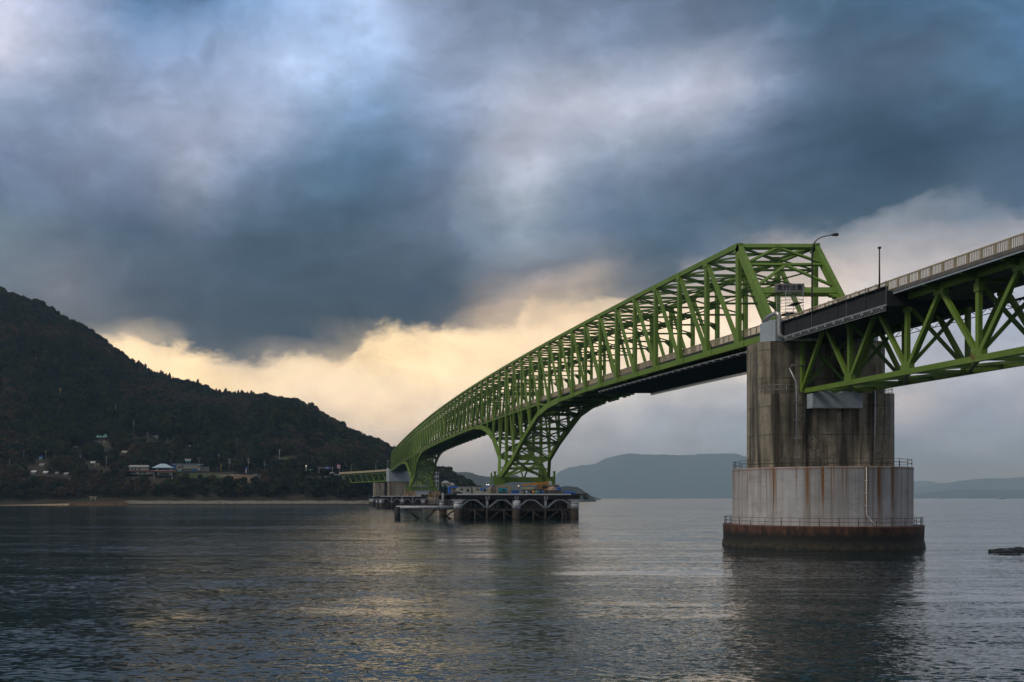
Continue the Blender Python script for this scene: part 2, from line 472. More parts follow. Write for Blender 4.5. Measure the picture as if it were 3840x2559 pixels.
# stained concrete of the pier shafts
def concrete(name, base, stain, rust, line=3.9):
    m, t, b, co = new_mat(name)
    geo = t.n('ShaderNodeNewGeometry').outputs['Position']
    gx, gy, gz = t.sep(geo)
    n1 = t.noise(geo, 0.5, 6, 0.6)
    c = t.mix(t.rng(n1, 0.3, 0.7), tuple(x * 0.72 for x in base), tuple(x * 1.3 for x in base))
    # wide dark run-off stains
    v = t.scale(geo, (0.55, 0.55, 0.035))
    n2 = t.noise(v, 1.1, 5, 0.6, 0.4)
    c = t.mix(t.rng(n2, 0.45, 0.60, 0, 0.92), c, stain)
    n3 = t.noise(t.scale(geo, (2.4, 2.4, 0.10)), 1.2, 5, 0.65, 0.3)
    c = t.mix(t.rng(n3, 0.54, 0.70, 0, 0.6), c, tuple(x * 0.7 for x in stain))
    n4 = t.noise(t.scale(geo, (1.5, 1.5, 0.06)), 1.0, 4, 0.6)
    c = t.mix(t.rng(n4, 0.58, 0.70, 0, 0.7), c, rust)
    # pale efflorescence
    n5 = t.noise(t.scale(geo, (1.2, 1.2, 0.35)), 0.8, 5, 0.6)
    c = t.mix(t.rng(n5, 0.60, 0.72, 0, 0.5), c, tuple(min(1, x * 1.9) for x in base))
    # pour joints
    fr = t.math('ABSOLUTE', t.math('SUBTRACT', t.math('FRACT', t.math('DIVIDE', t.math('ADD', gz, t.math('MULTIPLY', n3, 0.10)), line)), 0.5))
    c = t.mix(t.math('MULTIPLY', t.rng(fr, 0.474, 0.492), t.rng(n1, 0.35, 0.7)), c, tuple(x * 0.9 for x in stain))
    # repaired cracks
    vo = t.n('ShaderNodeTexVoronoi', feature='DISTANCE_TO_EDGE')
    t.put(vo.inputs['Vector'], t.vmath('ADD', t.scale(geo, (0.6, 0.6, 0.55)), t.vmath('SCALE', t.noise(geo, 1.5, 4, 0.6, out='Color'), sc=0.7)))
    vo.inputs['Scale'].default_value = 0.9
    c = t.mix(t.math('MULTIPLY', t.rng(vo.outputs['Distance'], 0.0, 0.02, 1, 0), t.rng(n5, 0.48, 0.56)), c, tuple(x * 0.45 for x in stain))
    t.put(b.inputs['Base Color'], c)
    b.inputs['Roughness'].default_value = 0.9
    bp = t.n('ShaderNodeBump'); bp.inputs['Strength'].default_value = 0.4; bp.inputs['Distance'].default_value = 0.06
    t.put(bp.inputs['Height'], n1); t.put(b.inputs['Normal'], bp.outputs[0])
    return m
M['concrete'] = concrete('stained_concrete', (0.275, 0.24, 0.18), (0.035, 0.031, 0.026), (0.17, 0.10, 0.05), 3.9)
M['concrete_pale'] = concrete('pale_concrete', (0.30, 0.26, 0.20), (0.11, 0.09, 0.07), (0.24, 0.12, 0.05))
M['rustconc'] = concrete('rust_stained_concrete', (0.34, 0.26, 0.16), (0.14, 0.07, 0.03), (0.38, 0.16, 0.04))

# white coated drum with rust runs below the rail posts
def coated(name, ztop, zbot):
    m, t, b, co = new_mat(name)
    geo = t.n('ShaderNodeNewGeometry').outputs['Position']
    gx, gy, gz = t.sep(geo)
    n1 = t.noise(geo, 0.35, 5, 0.6)
    c = t.mix(t.rng(n1, 0.3, 0.7), (0.44, 0.43, 0.45), (0.64, 0.62, 0.62))
    down = t.rng(gz, zbot, ztop)
    n0 = t.noise(t.scale(geo, (1.0, 1.0, 0.015)), 0.55, 3, 0.6)
    c = t.mix(t.rng(n0, 0.42, 0.60, 0, 0.62), c, (0.27, 0.245, 0.22))
    n2 = t.noise(t.scale(geo, (1.0, 1.0, 0.012)), 1.25, 4, 0.62, 0.15)
    streak = t.rng(n2, 0.53, 0.63)
    reach = t.rng(t.math('ADD', down, t.math('MULTIPLY', streak, 0.5)), 0.30, 1.05)
    c = t.mix(t.math('MULTIPLY', streak, reach), c, (0.27, 0.115, 0.035))
    n3 = t.noise(t.scale(geo, (1.0, 1.0, 0.01)), 3.1, 3, 0.6)
    c = t.mix(t.math('MULTIPLY', t.rng(n3, 0.60, 0.70), t.rng(down, 0.25, 1.0, 0.1, 0.9)), c, (0.16, 0.055, 0.02))
    n4 = t.noise(t.scale(geo, (1.0, 1.0, 0.03)), 2.0, 4, 0.6)
    c = t.mix(t.rng(n4, 0.52, 0.68, 0, 0.6), c, (0.22, 0.19, 0.14))
    n6 = t.noise(t.scale(geo, (0.5, 0.5, 0.9)), 1.0, 6, 0.65)
    c = t.mix(t.rng(n6, 0.54, 0.66, 0, 0.35), c, (0.25, 0.22, 0.19))
    fr = t.math('ABSOLUTE', t.math('SUBTRACT', t.math('FRACT', t.math('DIVIDE', gz, 2.3)), 0.5))
    c = t.mix(t.math('MULTIPLY', t.rng(fr, 0.482, 0.495), t.rng(n6, 0.4, 0.6, 0.1, 0.6)), c, (0.2, 0.18, 0.15))
    top = t.rng(gz, ztop - 0.35, ztop - 0.1)
    c = t.mix(t.math('MULTIPLY', top, 0.55), c, (0.20, 0.12, 0.07))
    t.put(b.inputs['Base Color'], c)
    b.inputs['Roughness'].default_value = 0.65
    return m
M['coated'] = coated('coated_drum', 10.9, 3.5)

def tidal(name):
    m, t, b, co = new_mat(name)
    geo = t.n('ShaderNodeNewGeometry').outputs['Position']
    gx, gy, gz = t.sep(geo)
    n1 = t.noise(geo, 1.4, 7, 0.7)
    n2 = t.noise(t.scale(geo, (1.4, 1.4, 0.25)), 1.1, 5, 0.65)
    up = t.mix(t.rng(n2, 0.4, 0.65), (0.055, 0.026, 0.018), (0.14, 0.065, 0.040))
    lo = t.mix(t.rng(n1, 0.4, 0.65), (0.018, 0.015, 0.011), (0.075, 0.062, 0.035))
    hz = t.math('ADD', gz, t.math('ADD', t.math('MULTIPLY', n1, 1.3), t.math('MULTIPLY', n2, 0.8)))
    dark = (0.010, 0.0095, 0.009)
    c = t.mix(t.rng(hz, 3.1, 3.9), dark, up)
    c = t.mix(t.rng(hz, 1.7, 2.7, 1, 0), c, lo)
    c = t.mix(t.rng(hz, 1.2, 1.8, 1, 0), c, (0.008, 0.008, 0.008))
    t.put(b.inputs['Base Color'], c)
    b.inputs['Roughness'].default_value = 0.75
    bp = t.n('ShaderNodeBump'); bp.inputs['Strength'].default_value = 0.8; bp.inputs['Distance'].default_value = 0.12
    t.put(bp.inputs['Height'], n1); t.put(b.inputs['Normal'], bp.outputs[0])
    return m
M['tidal'] = tidal('tidal_concrete')

# ------------------------------------------------------------------ water
def water_mat():
    m, t, b, co = new_mat('sea_water')
    geo = t.n('ShaderNodeNewGeometry').outputs['Position']
    gx, gy, gz = t.sep(geo)
    st = t.noise(t.scale(geo, (0.0045, 0.020, 0)), 1.0, 5, 0.6, 0.6)        # current streaks and slicks
    st2 = t.noise(t.scale(geo, (0.012, 0.09, 0)), 1.0, 5, 0.62, 0.4)
    st3 = t.noise(t.vmath('ADD', t.scale(geo, (0.020, 0.085, 0)), (7, 3, 0)), 1.0, 6, 0.65, 1.6)
    rough_w = t.math('ADD', t.math('MULTIPLY', st, 0.35), t.math('ADD', t.math('MULTIPLY', st2, 0.3), t.math('MULTIPLY', st3, 0.35)))
    amp = t.rng(rough_w, 0.45, 0.54, 0.24, 1.12)
    st4 = t.noise(t.vmath('ADD', t.scale(geo, (0.013, 0.055, 0)), (1.3, 5.2, 0)), 1.0, 7, 0.66, 1.2)
    amp = t.math('MULTIPLY', amp, t.rng(st4, 0.545, 0.60, 1.0, 0.12))
    def slope(scale, k, stretch):
        v = t.scale(geo, (scale * stretch, scale, 0))
        c = t.noise(v, 1.0, 4, 0.6, out='Color')
        return t.vmath('SCALE', t.vmath('SUBTRACT', c, (0.5, 0.5, 0.5)), sc=k)
    s = t.vmath('ADD', slope(4.2, 1.05, 0.5), t.vmath('ADD', slope(0.9, 0.40, 0.4), slope(0.10, 0.20, 0.3)))
    s = t.vmath('SCALE', s, sc=amp)
    sx, sy, sz = t.sep(s)
    nrm = t.vmath('NORMALIZE', t.comb(sx, sy, 1.0))
    t.put(b.inputs['Normal'], nrm)
    t.put(b.inputs['Base Color'], (0.005, 0.019, 0.023, 1))
    b.inputs['Roughness'].default_value = 0.09
    b.inputs['IOR'].default_value = 1.333
    b.inputs['Specular Tint'].default_value = (0.56, 0.76, 0.86, 1)
    # foam flecks where the current breaks
    fn = t.noise(t.scale(geo, (0.35, 1.1, 0)), 1.0, 6, 0.7)
    band = t.noise(t.scale(geo, (0.006, 0.05, 0)), 1.0, 4, 0.6, 0.5)
    foam = t.math('MULTIPLY', t.rng(fn, 0.66, 0.72), t.rng(band, 0.57, 0.63))
    fb = t.n('ShaderNodeBsdfDiffuse'); t.put(fb.inputs[0], (0.55, 0.58, 0.6, 1))
    mx = t.n('ShaderNodeMixShader'); t.put(mx.inputs[0], foam)
    t.t.links.new(b.outputs[0], mx.inputs[1]); t.t.links.new(fb.outputs[0], mx.inputs[2])
    out = [n for n in t.t.nodes if n.type == 'OUTPUT_MATERIAL'][0]
    t.t.links.new(mx.outputs[0], out.inputs[0])
    return m
M['water'] = water_mat()

def forest_floor(name, a, bcol, sc):
    m, t, b, co = new_mat(name)
    geo = t.n('ShaderNodeNewGeometry').outputs['Position']
    n1 = t.noise(geo, sc, 7, 0.7)
    t.put(b.inputs['Base Color'], t.mix(t.rng(n1, 0.35, 0.65), a, bcol))
    b.inputs['Roughness'].default_value = 0.95
    return m
M['floor'] = forest_floor('hillside_scrub', (0.020, 0.024, 0.012), (0.052, 0.036, 0.022), 0.06)
M['farhill'] = forest_floor('far_wooded_hill', (0.016, 0.030, 0.026), (0.046, 0.052, 0.034), 0.004)
M['grass'] = forest_floor('mown_grass', (0.030, 0.052, 0.012), (0.055, 0.065, 0.022), 0.15)

def leaf_mat(name, cols, rough=0.8):
    m, t, b, co = new_mat(name)
    oi = t.n('ShaderNodeObjectInfo')
    geo = t.n('ShaderNodeNewGeometry').outputs['Position']
    cr = t.n('ShaderNodeValToRGB')
    cr.color_ramp.interpolation = 'CONSTANT'
    els = cr.color_ramp.elements
    while len(els) < len(cols):
        els.new(0.5)
    for i, c in enumerate(cols):
        els[i].position = i / len(cols)
        els[i].color = (*c, 1)
    patch = t.noise(geo, 0.012, 3, 0.6)
    t.put(cr.inputs[0], t.math('FRACT', t.math('ADD', t.math('MULTIPLY', oi.outputs['Random'], 0.55), t.math('MULTIPLY', patch, 0.9))))
    n1 = t.noise(geo, 0.8, 4, 0.7)
    c = t.mix(t.rng(n1, 0.3, 0.7), t.mix(1.0, cr.outputs[0], (0.45, 0.45, 0.45), 'MULTIPLY'), t.mix(1.0, cr.outputs[0], (1.15, 1.15, 1.15), 'MULTIPLY'))
    t.put(b.inputs['Base Color'], c)
    b.inputs['Roughness'].default_value = rough
    b.inputs['Specular IOR Level'].default_value = 0.15
    return m
M['leaf'] = leaf_mat('evergreen_leaves', [(0.012, 0.028, 0.014), (0.030, 0.050, 0.014), (0.009, 0.022, 0.013), (0.045, 0.058, 0.014), (0.016, 0.030, 0.018), (0.034, 0.040, 0.014)])
M['autumn'] = leaf_mat('autumn_leaves', [(0.080, 0.050, 0.034), (0.070, 0.052, 0.042), (0.105, 0.060, 0.030), (0.070, 0.058, 0.030), (0.076, 0.047, 0.040)])
M['twig'] = leaf_mat('bare_twigs', [(0.085, 0.066, 0.060), (0.075, 0.056, 0.050), (0.098, 0.070, 0.056)])
M['bark'] = plain('bark', (0.05, 0.038, 0.028), 0.95)
# ------------------------------------------------------------------ water sheet
mb = MB()
xs = [-45000, -2000, -500, -100, 0, 100, 300, 800, 3000, 45000]
ys = [-3000, 0, 60, 150, 400, 1000, 3000, 10000, 60000]
vs = [(x, y, WZ) for y in ys for x in xs]
n_ = len(xs)
fs = [(j * n_ + i, j * n_ + i + 1, (j + 1) * n_ + i + 1, (j + 1) * n_ + i) for j in range(len(ys) - 1) for i in range(n_ - 1)]
mb.add(vs, fs)
mb.build('water', M['water'], kind='structure')

# ------------------------------------------------------------------ the wooded island shore
def interp(x, xs_, ys_): return float(np.interp(x, xs_, ys_))
RU = [-1500, -900, -400, 0, 76, 122, 191, 249, 333, 390, 432, 505, 574, 631, 727, 804, 900, 963, 1044, 1114, 1178, 1210, 1258, 1306, 1369, 1450, 1500, 1560, 1640, 1690, 1730, 1760, 1790, 1815, 1840]
RV = [1150, 980, 1010, 1088, 1121, 1133, 1164, 1196, 1241, 1284, 1322, 1375, 1407, 1420, 1446, 1470, 1484, 1487, 1498, 1508, 1534, 1560, 1582, 1611, 1643, 1675, 1702, 1734, 1765, 1778, 1796, 1822, 1853, 1869, 1880]
def ridgeY(u): return interp(u, [-1500, 800, 1200, 1500, 1840], [1480, 1480, 1400, 1260, 1180])
def shoreY(u): return interp(u, [-1500, 0, 300, 1400, 1520, 1840], [925, 925, 933, 936, 985, 1060])
def fbm(x, y, z=0.0, o=4):
    return mnoise.fractal(Vector((x, y, z)), 0.55, 2.1, o)
def terrain(x, y):
    u = UC + FPX * x / y
    ys_ = shoreY(u)
    d = y - ys_
    if d < 0: return WZ - 2.0 - 0.0
    yr = ridgeY(u)
    tree = 6.5
    zr = CAMZ + (VC - interp(u, RU, RV)) * yr / FPX - tree
    # shelf with the coast road, then the mountain
    zpl = interp(u, [-1500, 200, 470, 900, 1290, 1420, 1480, 1560, 1840], [24, 25, 27, 27.5, 27.5, 20, 7, 5, 3])
    dd = 3.0 + interp(u, [0, 400, 1300, 1500], [0, 3, 3, 1])
    if d < 4: z = WZ + (dd - WZ) * d / 4
    elif d < 34: z = dd + (zpl - dd) * ((d - 4) / 30) ** 0.85
    elif d < 64: z = zpl + 0.8 * (d - 34) / 30
    else:
        s = min(1.0, (d - 64) / (yr - ys_ - 64))
        if y <= yr:
            g = s ** 0.92
            z = zpl + 0.8 + (zr - zpl - 0.8) * g
            env = math.sin(math.pi * s) ** 0.8
            z += env * (34 * fbm(x / 190, y / 260, 3.1) - 8 + 12 * fbm(x / 60, y / 80, 1.3)) * min(1, max(0.05, (zr - 20) / 120))
        else:
            z = zr - (y - yr) * 0.35
    if 34 <= d: z = max(z, WZ - 1)
    return z
us_ = np.concatenate([np.arange(-1500, -100, 60), np.arange(-100, 1860, 14)])
def grid_mesh(name, usl, ysf, zf, mat, **kw):
    mb = MB(); vs = []
    m = len(usl)
    cols = []
    for u in usl:
        cols.append([( (u - UC) * y / FPX, y, zf((u - UC) * y / FPX, y)) for y in ysf(u)])
    k = len(cols[0])
    for c in cols: vs += c
    fs = [(i * k + j, (i + 1) * k + j, (i + 1) * k + j + 1, i * k + j + 1) for i in range(m - 1) for j in range(k - 1)]
    mb.add(vs, fs, True)
    return mb.build(name, mat, **kw)
def ys_land(u):
    s = shoreY(u); r = ridgeY(u)
    return [s - 6, s + 0.01, s + 4, s + 10, s + 18, s + 26, s + 34, s + 44, s + 54, s + 64] + list(np.linspace(s + 76, r, 34)) + [r + 30, r + 90, r + 200, r + 500]
grid_mesh('hill_terrain', us_, ys_land, terrain, M['floor'], kind='structure')
def hit(u, v, y0=None):
    a = (u - UC) / FPX; e = (VC - v) / FPX
    y = y0 or shoreY(u) + 1
    while y < 1700:
        if terrain(a * y, y) >= CAMZ + e * y: return Vector((a * y, y, terrain(a * y, y)))
        y += 1.0
    return Vector((a * 1000, 1000, terrain(a * 1000, 1000)))

# distant land: each a solid ridge with its own depth
def ridge(name, label, prof, Y, depth, mat, amp, seed, step=6, shore=3.0):
    usp = np.arange(prof[0][0], prof[-1][0] + 1, step)
    pu = [p[0] for p in prof]; pv = [p[1] for p in prof]
    rows = np.linspace(0, 1, 14)
    def zf(x, y):
        u = UC + FPX * x / (Y + depth * 0.5)
        s = (y - Y) / depth
        zr = CAMZ + (VC - interp(u, pu, pv)) * (Y + depth * 0.5) / FPX
        e = math.sin(math.pi * min(1, max(0, s)))
        e = e ** 0.75
        return WZ - 1 + (zr - WZ + 1) * e + e * amp * fbm(x / (amp * 6) + seed, y / (amp * 6), seed) * (0.5 if 0.4 < s < 0.6 else 1)
    mb = MB(); vs = []
    for u in usp:
        x = (u - UC) * (Y + depth * 0.5) / FPX
        for s in rows: vs.append((x, Y + depth * s, zf(x, Y + depth * s)))
    k = len(rows); m = len(usp)
    fs = [(i * k + j, (i + 1) * k + j, (i + 1) * k + j + 1, i * k + j + 1) for i in range(m - 1) for j in range(k - 1)]
    mb.add(vs, fs, True)
    return mb.build(name, mat, kind='structure')
ridge('hill', '', [(1560, 1800), (1690, 1772), (1720, 1771), (1760, 1777), (1800, 1787), (1840, 1790), (1880, 1777), (1930, 1790), (1990, 1805), (2040, 1822), (2085, 1838), (2110, 1850)], 3600, 1200, M['farhill'], 8, 2.0, 3)
ridge('headland', '', [(2060, 1850), (2085, 1830), (2100, 1826), (2120, 1825), (2140, 1824), (2152, 1826), (2160, 1833), (2168, 1843), (2173, 1856), (2178, 1868)], 1900, 260, M['farhill'], 3, 5.0, 3)
ridge('island', '', [(1900, 1868), (1980, 1835), (2060, 1800), (2085, 1782), (2108, 1766), (2140, 1752), (2170, 1747), (2210, 1743), (2240, 1736), (2270, 1724), (2300, 1713), (2330, 1704), (2352, 1700), (2400, 1704), (2460, 1706), (2520, 1707), (2560, 1706), (2600, 1706), (2640, 1704), (2680, 1701), (2720, 1701), (2745, 1703), (2775, 1712), (2800, 1722), (2850, 1735), (2900, 1752), (2960, 1770), (3050, 1795), (3150, 1820), (3250, 1842), (3350, 1868)], 18200, 3500, M['farhill'], 40, 9.0, 8)
ridge('island', '', [(3150, 1868), (3300, 1830), (3430, 1806), (3455, 1803), (3475, 1805), (3500, 1812), (3540, 1824), (3600, 1832), (3700, 1836), (4000, 1840), (4200, 1868)], 24500, 3000, M['farhill'], 20, 13.0, 10)
ridge('island', '', [(3300, 1868), (3420, 1846), (3480, 1840), (3520, 1822), (3560, 1812), (3600, 1805), (3640, 1800), (3680, 1796), (3740, 1795), (3800, 1794), (3850, 1789), (3950, 1785), (4100, 1790), (4400, 1800), (4700, 1868)], 20000, 3000, M['farhill'], 26, 17.0, 8)
ridge('island', '', [(3380, 1868), (3440, 1858), (3500, 1852), (3530, 1846), (3580, 1838), (3650, 1836), (3720, 1840), (3780, 1838), (3860, 1842), (4000, 1850), (4200, 1868)], 15000, 1800, M['farhill'], 14, 21.0, 8)

# ------------------------------------------------------------------ clearings, slopes and shore works
CLEAR = []       # u0, u1, v0, v1, Y : keep tree crowns from standing in front of this
def keep(u0, u1, v0, v1, Y): CLEAR.append((u0, u1, v0, v1, Y))
BARE = []        # u0, u1, v0, v1 : no trees rooted here
def patch(name, uvs, mat, lift=0.5):
    """sheet laid on the slope, outline given corner by corner"""
    (u0, v0), (u1, v1), (u2, v2), (u3, v3) = uvs      # top-left, top-right, bottom-right, bottom-left
    mb = MB(); vs = []; A, B = 16, 8
    for i in range(A + 1):
        s = i / A
        for j in range(B + 1):
            t = j / B
            u = (u0 + (u1 - u0) * s) * (1 - t) + (u3 + (u2 - u3) * s) * t
            v = (v0 + (v1 - v0) * s) * (1 - t) + (v3 + (v2 - v3) * s) * t
            p = hit(u, v); vs.append((p.x, p.y, p.z + lift))
    fs = [(i * (B + 1) + j, i * (B + 1) + j + 1, (i + 1) * (B + 1) + j + 1, (i + 1) * (B + 1) + j) for i in range(A) for j in range(B)]
    mb.add(vs, fs, True); o = mb.build(name, mat, kind='structure')
    BARE.append((min(u0, u3) - 4, max(u1, u2) + 4, min(v0, v1) - 2, max(v2, v3) + 2))
    return o
patch('grass_slope', [(655, 1776), (810, 1776), (850, 1798), (690, 1802)], M['grass'])
patch('earth_slope', [(818, 1783), (955, 1786), (962, 1816), (850, 1812)], M['earth'])
patch('grass_slope', [(1020, 1724), (1075, 1716), (1128, 1764), (1000, 1770)], M['grass'])
patch('grass_slope', [(1335, 1783), (1350, 1786), (1400, 1806), (1385, 1806)], M['grass'])
# coast road on the shelf
mb = MB()
ru = list(range(-200, 1290, 30))
for a, b in zip(ru[:-1], ru[1:]):
    pa, pb = [((q - UC) * (shoreY(q) + 50) / FPX, shoreY(q) + 50) for q in (a, b)]
    za, zb = terrain(*pa) + 0.5, terrain(*pb) + 0.5
    mb.add([(pa[0], pa[1] - 5, za), (pb[0], pb[1] - 5, zb), (pb[0], pb[1] + 5, zb), (pa[0], pa[1] + 5, za)], [(0, 1, 2, 3)])
mb.build('road', M['asphalt'], kind='structure')
# seawall with its dark tidal foot
def along(u0, u1, off, step=12):
    out = []
    u = u0
    while u < u1 + step:
        uu = min(u, u1); y = shoreY(uu) + off; out.append(((uu - UC) * y / FPX, y)); u += step
    return out
sw = thing('seawall', ((1000 - UC) * 930 / FPX, 932, 0), 'long low pale seawall along the foot of the wooded hill', 'seawall')
pts = along(470, 1425, -2.5)
mb = MB(); mt = MB()
for i, (a, b) in enumerate(zip(pts[:-1], pts[1:])):
    h = 4.4 + 0.25 * math.sin(i * .7)
    mb.hexa([(a[0], a[1] - 1.2, 1.6), (b[0], b[1] - 1.2, 1.6), (b[0], b[1] + 3, 1.6), (a[0], a[1] + 3, 1.6)], [(a[0], a[1], h), (b[0], b[1], h), (b[0], b[1] + 3, h), (a[0], a[1] + 3, h)])
    mt.hexa([(a[0], a[1] - 2.6, -1), (b[0], b[1] - 2.6, -1), (b[0], b[1] + 3, -1), (a[0], a[1] + 3, -1)], [(a[0], a[1] - 1.4, 1.75), (b[0], b[1] - 1.4, 1.75), (b[0], b[1] + 2.9, 1.75), (a[0], a[1] + 2.9, 1.75)])
mb.build('wall', M['seawall'], sw); mt.build('foot', M['rustdark'], sw)
qy = thing('quay', ((380 - UC) * 928 / FPX, 928, 0), 'low dark stone quay on which the small pale shrine gate stands', 'quay')
pts = along(258, 480, -4)
mb = MB()
for a, b in zip(pts[:-1], pts[1:]):
    mb.hexa([(a[0], a[1] - 1.2, -1), (b[0], b[1] - 1.2, -1), (b[0], b[1] + 8, -1), (a[0], a[1] + 8, -1)], [(a[0], a[1], 3.2), (b[0], b[1], 3.2), (b[0], b[1] + 8, 3.2), (a[0], a[1] + 8, 3.2)])
mb.build('wall', M['earth'], qy)
mb = MB()
for i, (a, b) in enumerate(zip(pts[:-1], pts[1:])):
    mb.beam((a[0], a[1], 3.3), (b[0], b[1], 3.3), 0.8, 0.25)
mb.build('coping', M['stonegate'], qy)
mb = MB(); bs = along(-100, 265, -3, 20)
for i, (a, b) in enumerate(zip(bs[:-1], bs[1:])):
    za, zb = 0.5 + 2.0 * (i / len(bs)) ** 2, 0.5 + 2.0 * ((i + 1) / len(bs)) ** 2
    mb.add([(a[0], a[1] - 7, 0.2), (b[0], b[1] - 9, 0.2), (b[0], b[1] + 4, zb), (a[0], a[1] + 4, za)], [(0, 1, 2, 3)])
mb.build('beach', M['sand'], kind='structure')
# rocks breaking the surface at the right edge
rng = random.Random(3)
def rock(loc, r, h, label):
    bm = bmesh.new(); bmesh.ops.create_icosphere(bm, subdivisions=3, radius=1)
    for v in bm.verts:
        d = 1 + 0.35 * mnoise.noise(v.co * 1.7 + Vector(loc)) + 0.12 * mnoise.noise(v.co * 5 + Vector(loc))
        v.co = Vector((v.co.x * r * d, v.co.y * r * 0.6 * d, v.co.z * h * d))
    me = bpy.data.meshes.new('rock'); bm.to_mesh(me); bm.free(); me.materials.append(M['rock'])
    for p in me.polygons: p.use_smooth = True
    o = bpy.data.objects.new('rock', me); COL.objects.link(o); o.location = loc
    tag(o, label, 'rock', 'rocks awash at the right')
rk = [(pt(3752, 2068, 126), 1.5, .5, 'leftmost low dark rock awash at the right edge of the water'),
      (pt(3815, 2068, 127), 1.9, .62, 'highest dark rock awash at the right edge of the water'),
      (pt(3785, 2084, 121), 1.2, .22, 'flat dark rock barely above water in front of the other two rocks')]
for p, r, h, l in rk: rock((p.x, p.y, WZ), r, h, l)
# ------------------------------------------------------------------ bridge
Y0, PN, X0, WT = 142.0, 12.5, 63.85, 11.5
XL, XR = X0, X0 + WT
XC = (XL + XR) / 2
NN = 58
def YN(n): return Y0 + PN * n
def TOP(n): return 52.6 - 7.6 * ((n - 29) / 28) ** 2
BT = {9: 32.35, 10: 32.5, 11: 32.2, 12: 30.9, 13: 27.6, 14: 24.1, 15: 19.7, 16: 13.2, 17: 21.3, 18: 28.3, 19: 32.0, 20: 34.0, 21: 34.9}
def crest(n): return 35.65 - 5.9 * ((n - 29) / 28.6) ** 2
def BOT(n):
    m = n if n <= 29 else 58 - n
    if m in BT: return BT[m]
    return crest(m)
def deckz(n):
    """road surface level, straight on beyond the ends"""
    def q(m): return 36.75 - 5.9 * ((m - 29) / 28.6) ** 2
    if n < 0: return q(0) + n * 0.18
    if n > 58: return q(58) - (n - 58) * 0.30
    return q(n)
RAILX = 0.75

bridge = thing('truss_bridge', (XC, Y0, 0), 'long green steel through-truss bridge arching over the strait on splayed arched legs', 'bridge')
G, GD = M['green'], M['green_dark']

# chords, one per truss plane
for sx, X in ((-1, XL), (1, XR)):
    mb = MB()
    pts = [(X, YN(n), TOP(n)) for n in range(1, NN)]
    for i, (a, b) in enumerate(zip(pts[:-1], pts[1:])):
        mb.beam(a, b, 0.62, 0.80)
    for p in pts:                                  # gusset plates and splice collars
        mb.box((p[0], p[1], p[2] - 0.35), (0.72, 1.7, 1.15))
    for p, q in zip(pts[:-1], pts[1:]):
        m_ = Vector(p).lerp(Vector(q), 0.22)
        d_ = (Vector(q) - Vector(p)).normalized()
        mb.beam(m_ - d_ * 0.22, m_ + d_ * 0.22, 0.66, 0.84)
    mb.build('top_chord', G, bridge)
    mb = MB()
    pts = []
    for n in range(0, NN + 1):
        x = X
        if n in (16, 42): x = X + sx * 2.5
        pts.append(Vector((x, YN(n), BOT(n))))
    for n, (a, b) in enumerate(zip(pts[:-1], pts[1:])):
        big = 0.95 if (n < 10 or 21 <= n < 37 or n >= 48) else 1.25
        mb.beam(a, b, 0.66 if big < 1 else 1.0, big if big < 1 else 1.55)
    for n, p in enumerate(pts):
        if 0 < n < NN and n not in (16, 42):
            mb.box((p.x, p.y, p.z + 0.45), (0.72, 1.8, 1.5))
    for p, q in zip(pts[:-1], pts[1:]):
        d_ = (q - p).normalized(); m_ = p.lerp(q, 0.8)
        mb.beam(m_ - d_ * 0.25, m_ + d_ * 0.25, 0.90, 1.0)
    mb.build('bottom_chord', G, bridge)
    # tie member at road level across each pier arch
    for c in (16, 42):
        mb = MB()
        for n in range(c - 5, c + 5):
            mb.beam((X, YN(n), crest(n) + 0.2 if abs(n - c) < 5 else BOT(n)), (X, YN(n + 1), crest(n + 1) + 0.2 if abs(n + 1 - c) < 5 else BOT(n + 1)), 0.45, 0.5)
        mb.build('tie_chord', G, bridge)

post_jobs, diag_jobs = [], []
for X in (XL, XR):
    for n in range(1, NN):
        post_jobs.append((YN(n), X, n))
    for n in range(1, NN):
        diag_jobs.append((YN(n), X, n))
post_jobs.sort(); diag_jobs.sort()
def diag_target(n):
    if n <= 16: return [n - 1] + ([17] if n == 16 else [])
    if n < 29: return [n + 1]
    if n == 29: return []
    if n <= 42: return [n - 1] + ([43] if n == 42 else [])
    return [n + 1]
rest_p, rest_d = MB(), MB()
for k, (Y, X, n) in enumerate(post_jobs):
    mb = MB() if k < 100 else rest_p
    heavy = n in (16, 42)
    d, w_ = (1.7, 0.8) if heavy else (1.0, 0.56)
    zb = BOT(n) + 0.3
    if heavy: zb = BOT(n) + 5.0
    mb.box((X, Y, (TOP(n) + zb) / 2), (w_, d, TOP(n) - zb))
    if heavy:                                     # splayed foot of the tower post
        sx = -1 if X == XL else 1
        mb.beam((X, Y, zb + 0.2), (X + sx * 2.5, Y, BOT(n)), 1.1, 0.9, (0, 1, 0))
        mb.beam((X, Y, zb + 0.2), (X - sx * 0.6, Y, BOT(n) - 0.3), 0.9, 0.7, (0, 1, 0))
    if k < 100: mb.build('post', G, bridge)
rest_p.build('post', G, bridge, kind='stuff')
kd = 0
for Y, X, n in diag_jobs:
    for t_ in diag_target(n):
        mb = MB() if kd < 100 else rest_d
        endp = n == 1
        mb.beam((X, YN(n), TOP(n) - 0.1), (X, YN(t_), BOT(t_) + 0.25), 0.72 if endp else 0.46, 1.15 if endp else 0.62, (0, 1, 0))
        if kd < 100: mb.build('diagonal', G, bridge)
        kd += 1
for X in (XL, XR):
    rest_d.beam((X, YN(57), TOP(57)), (X, YN(58), BOT(58) + 0.2), 0.72, 1.1, (0, 1, 0))
rest_d.build('diagonal', G, bridge, kind='stuff')

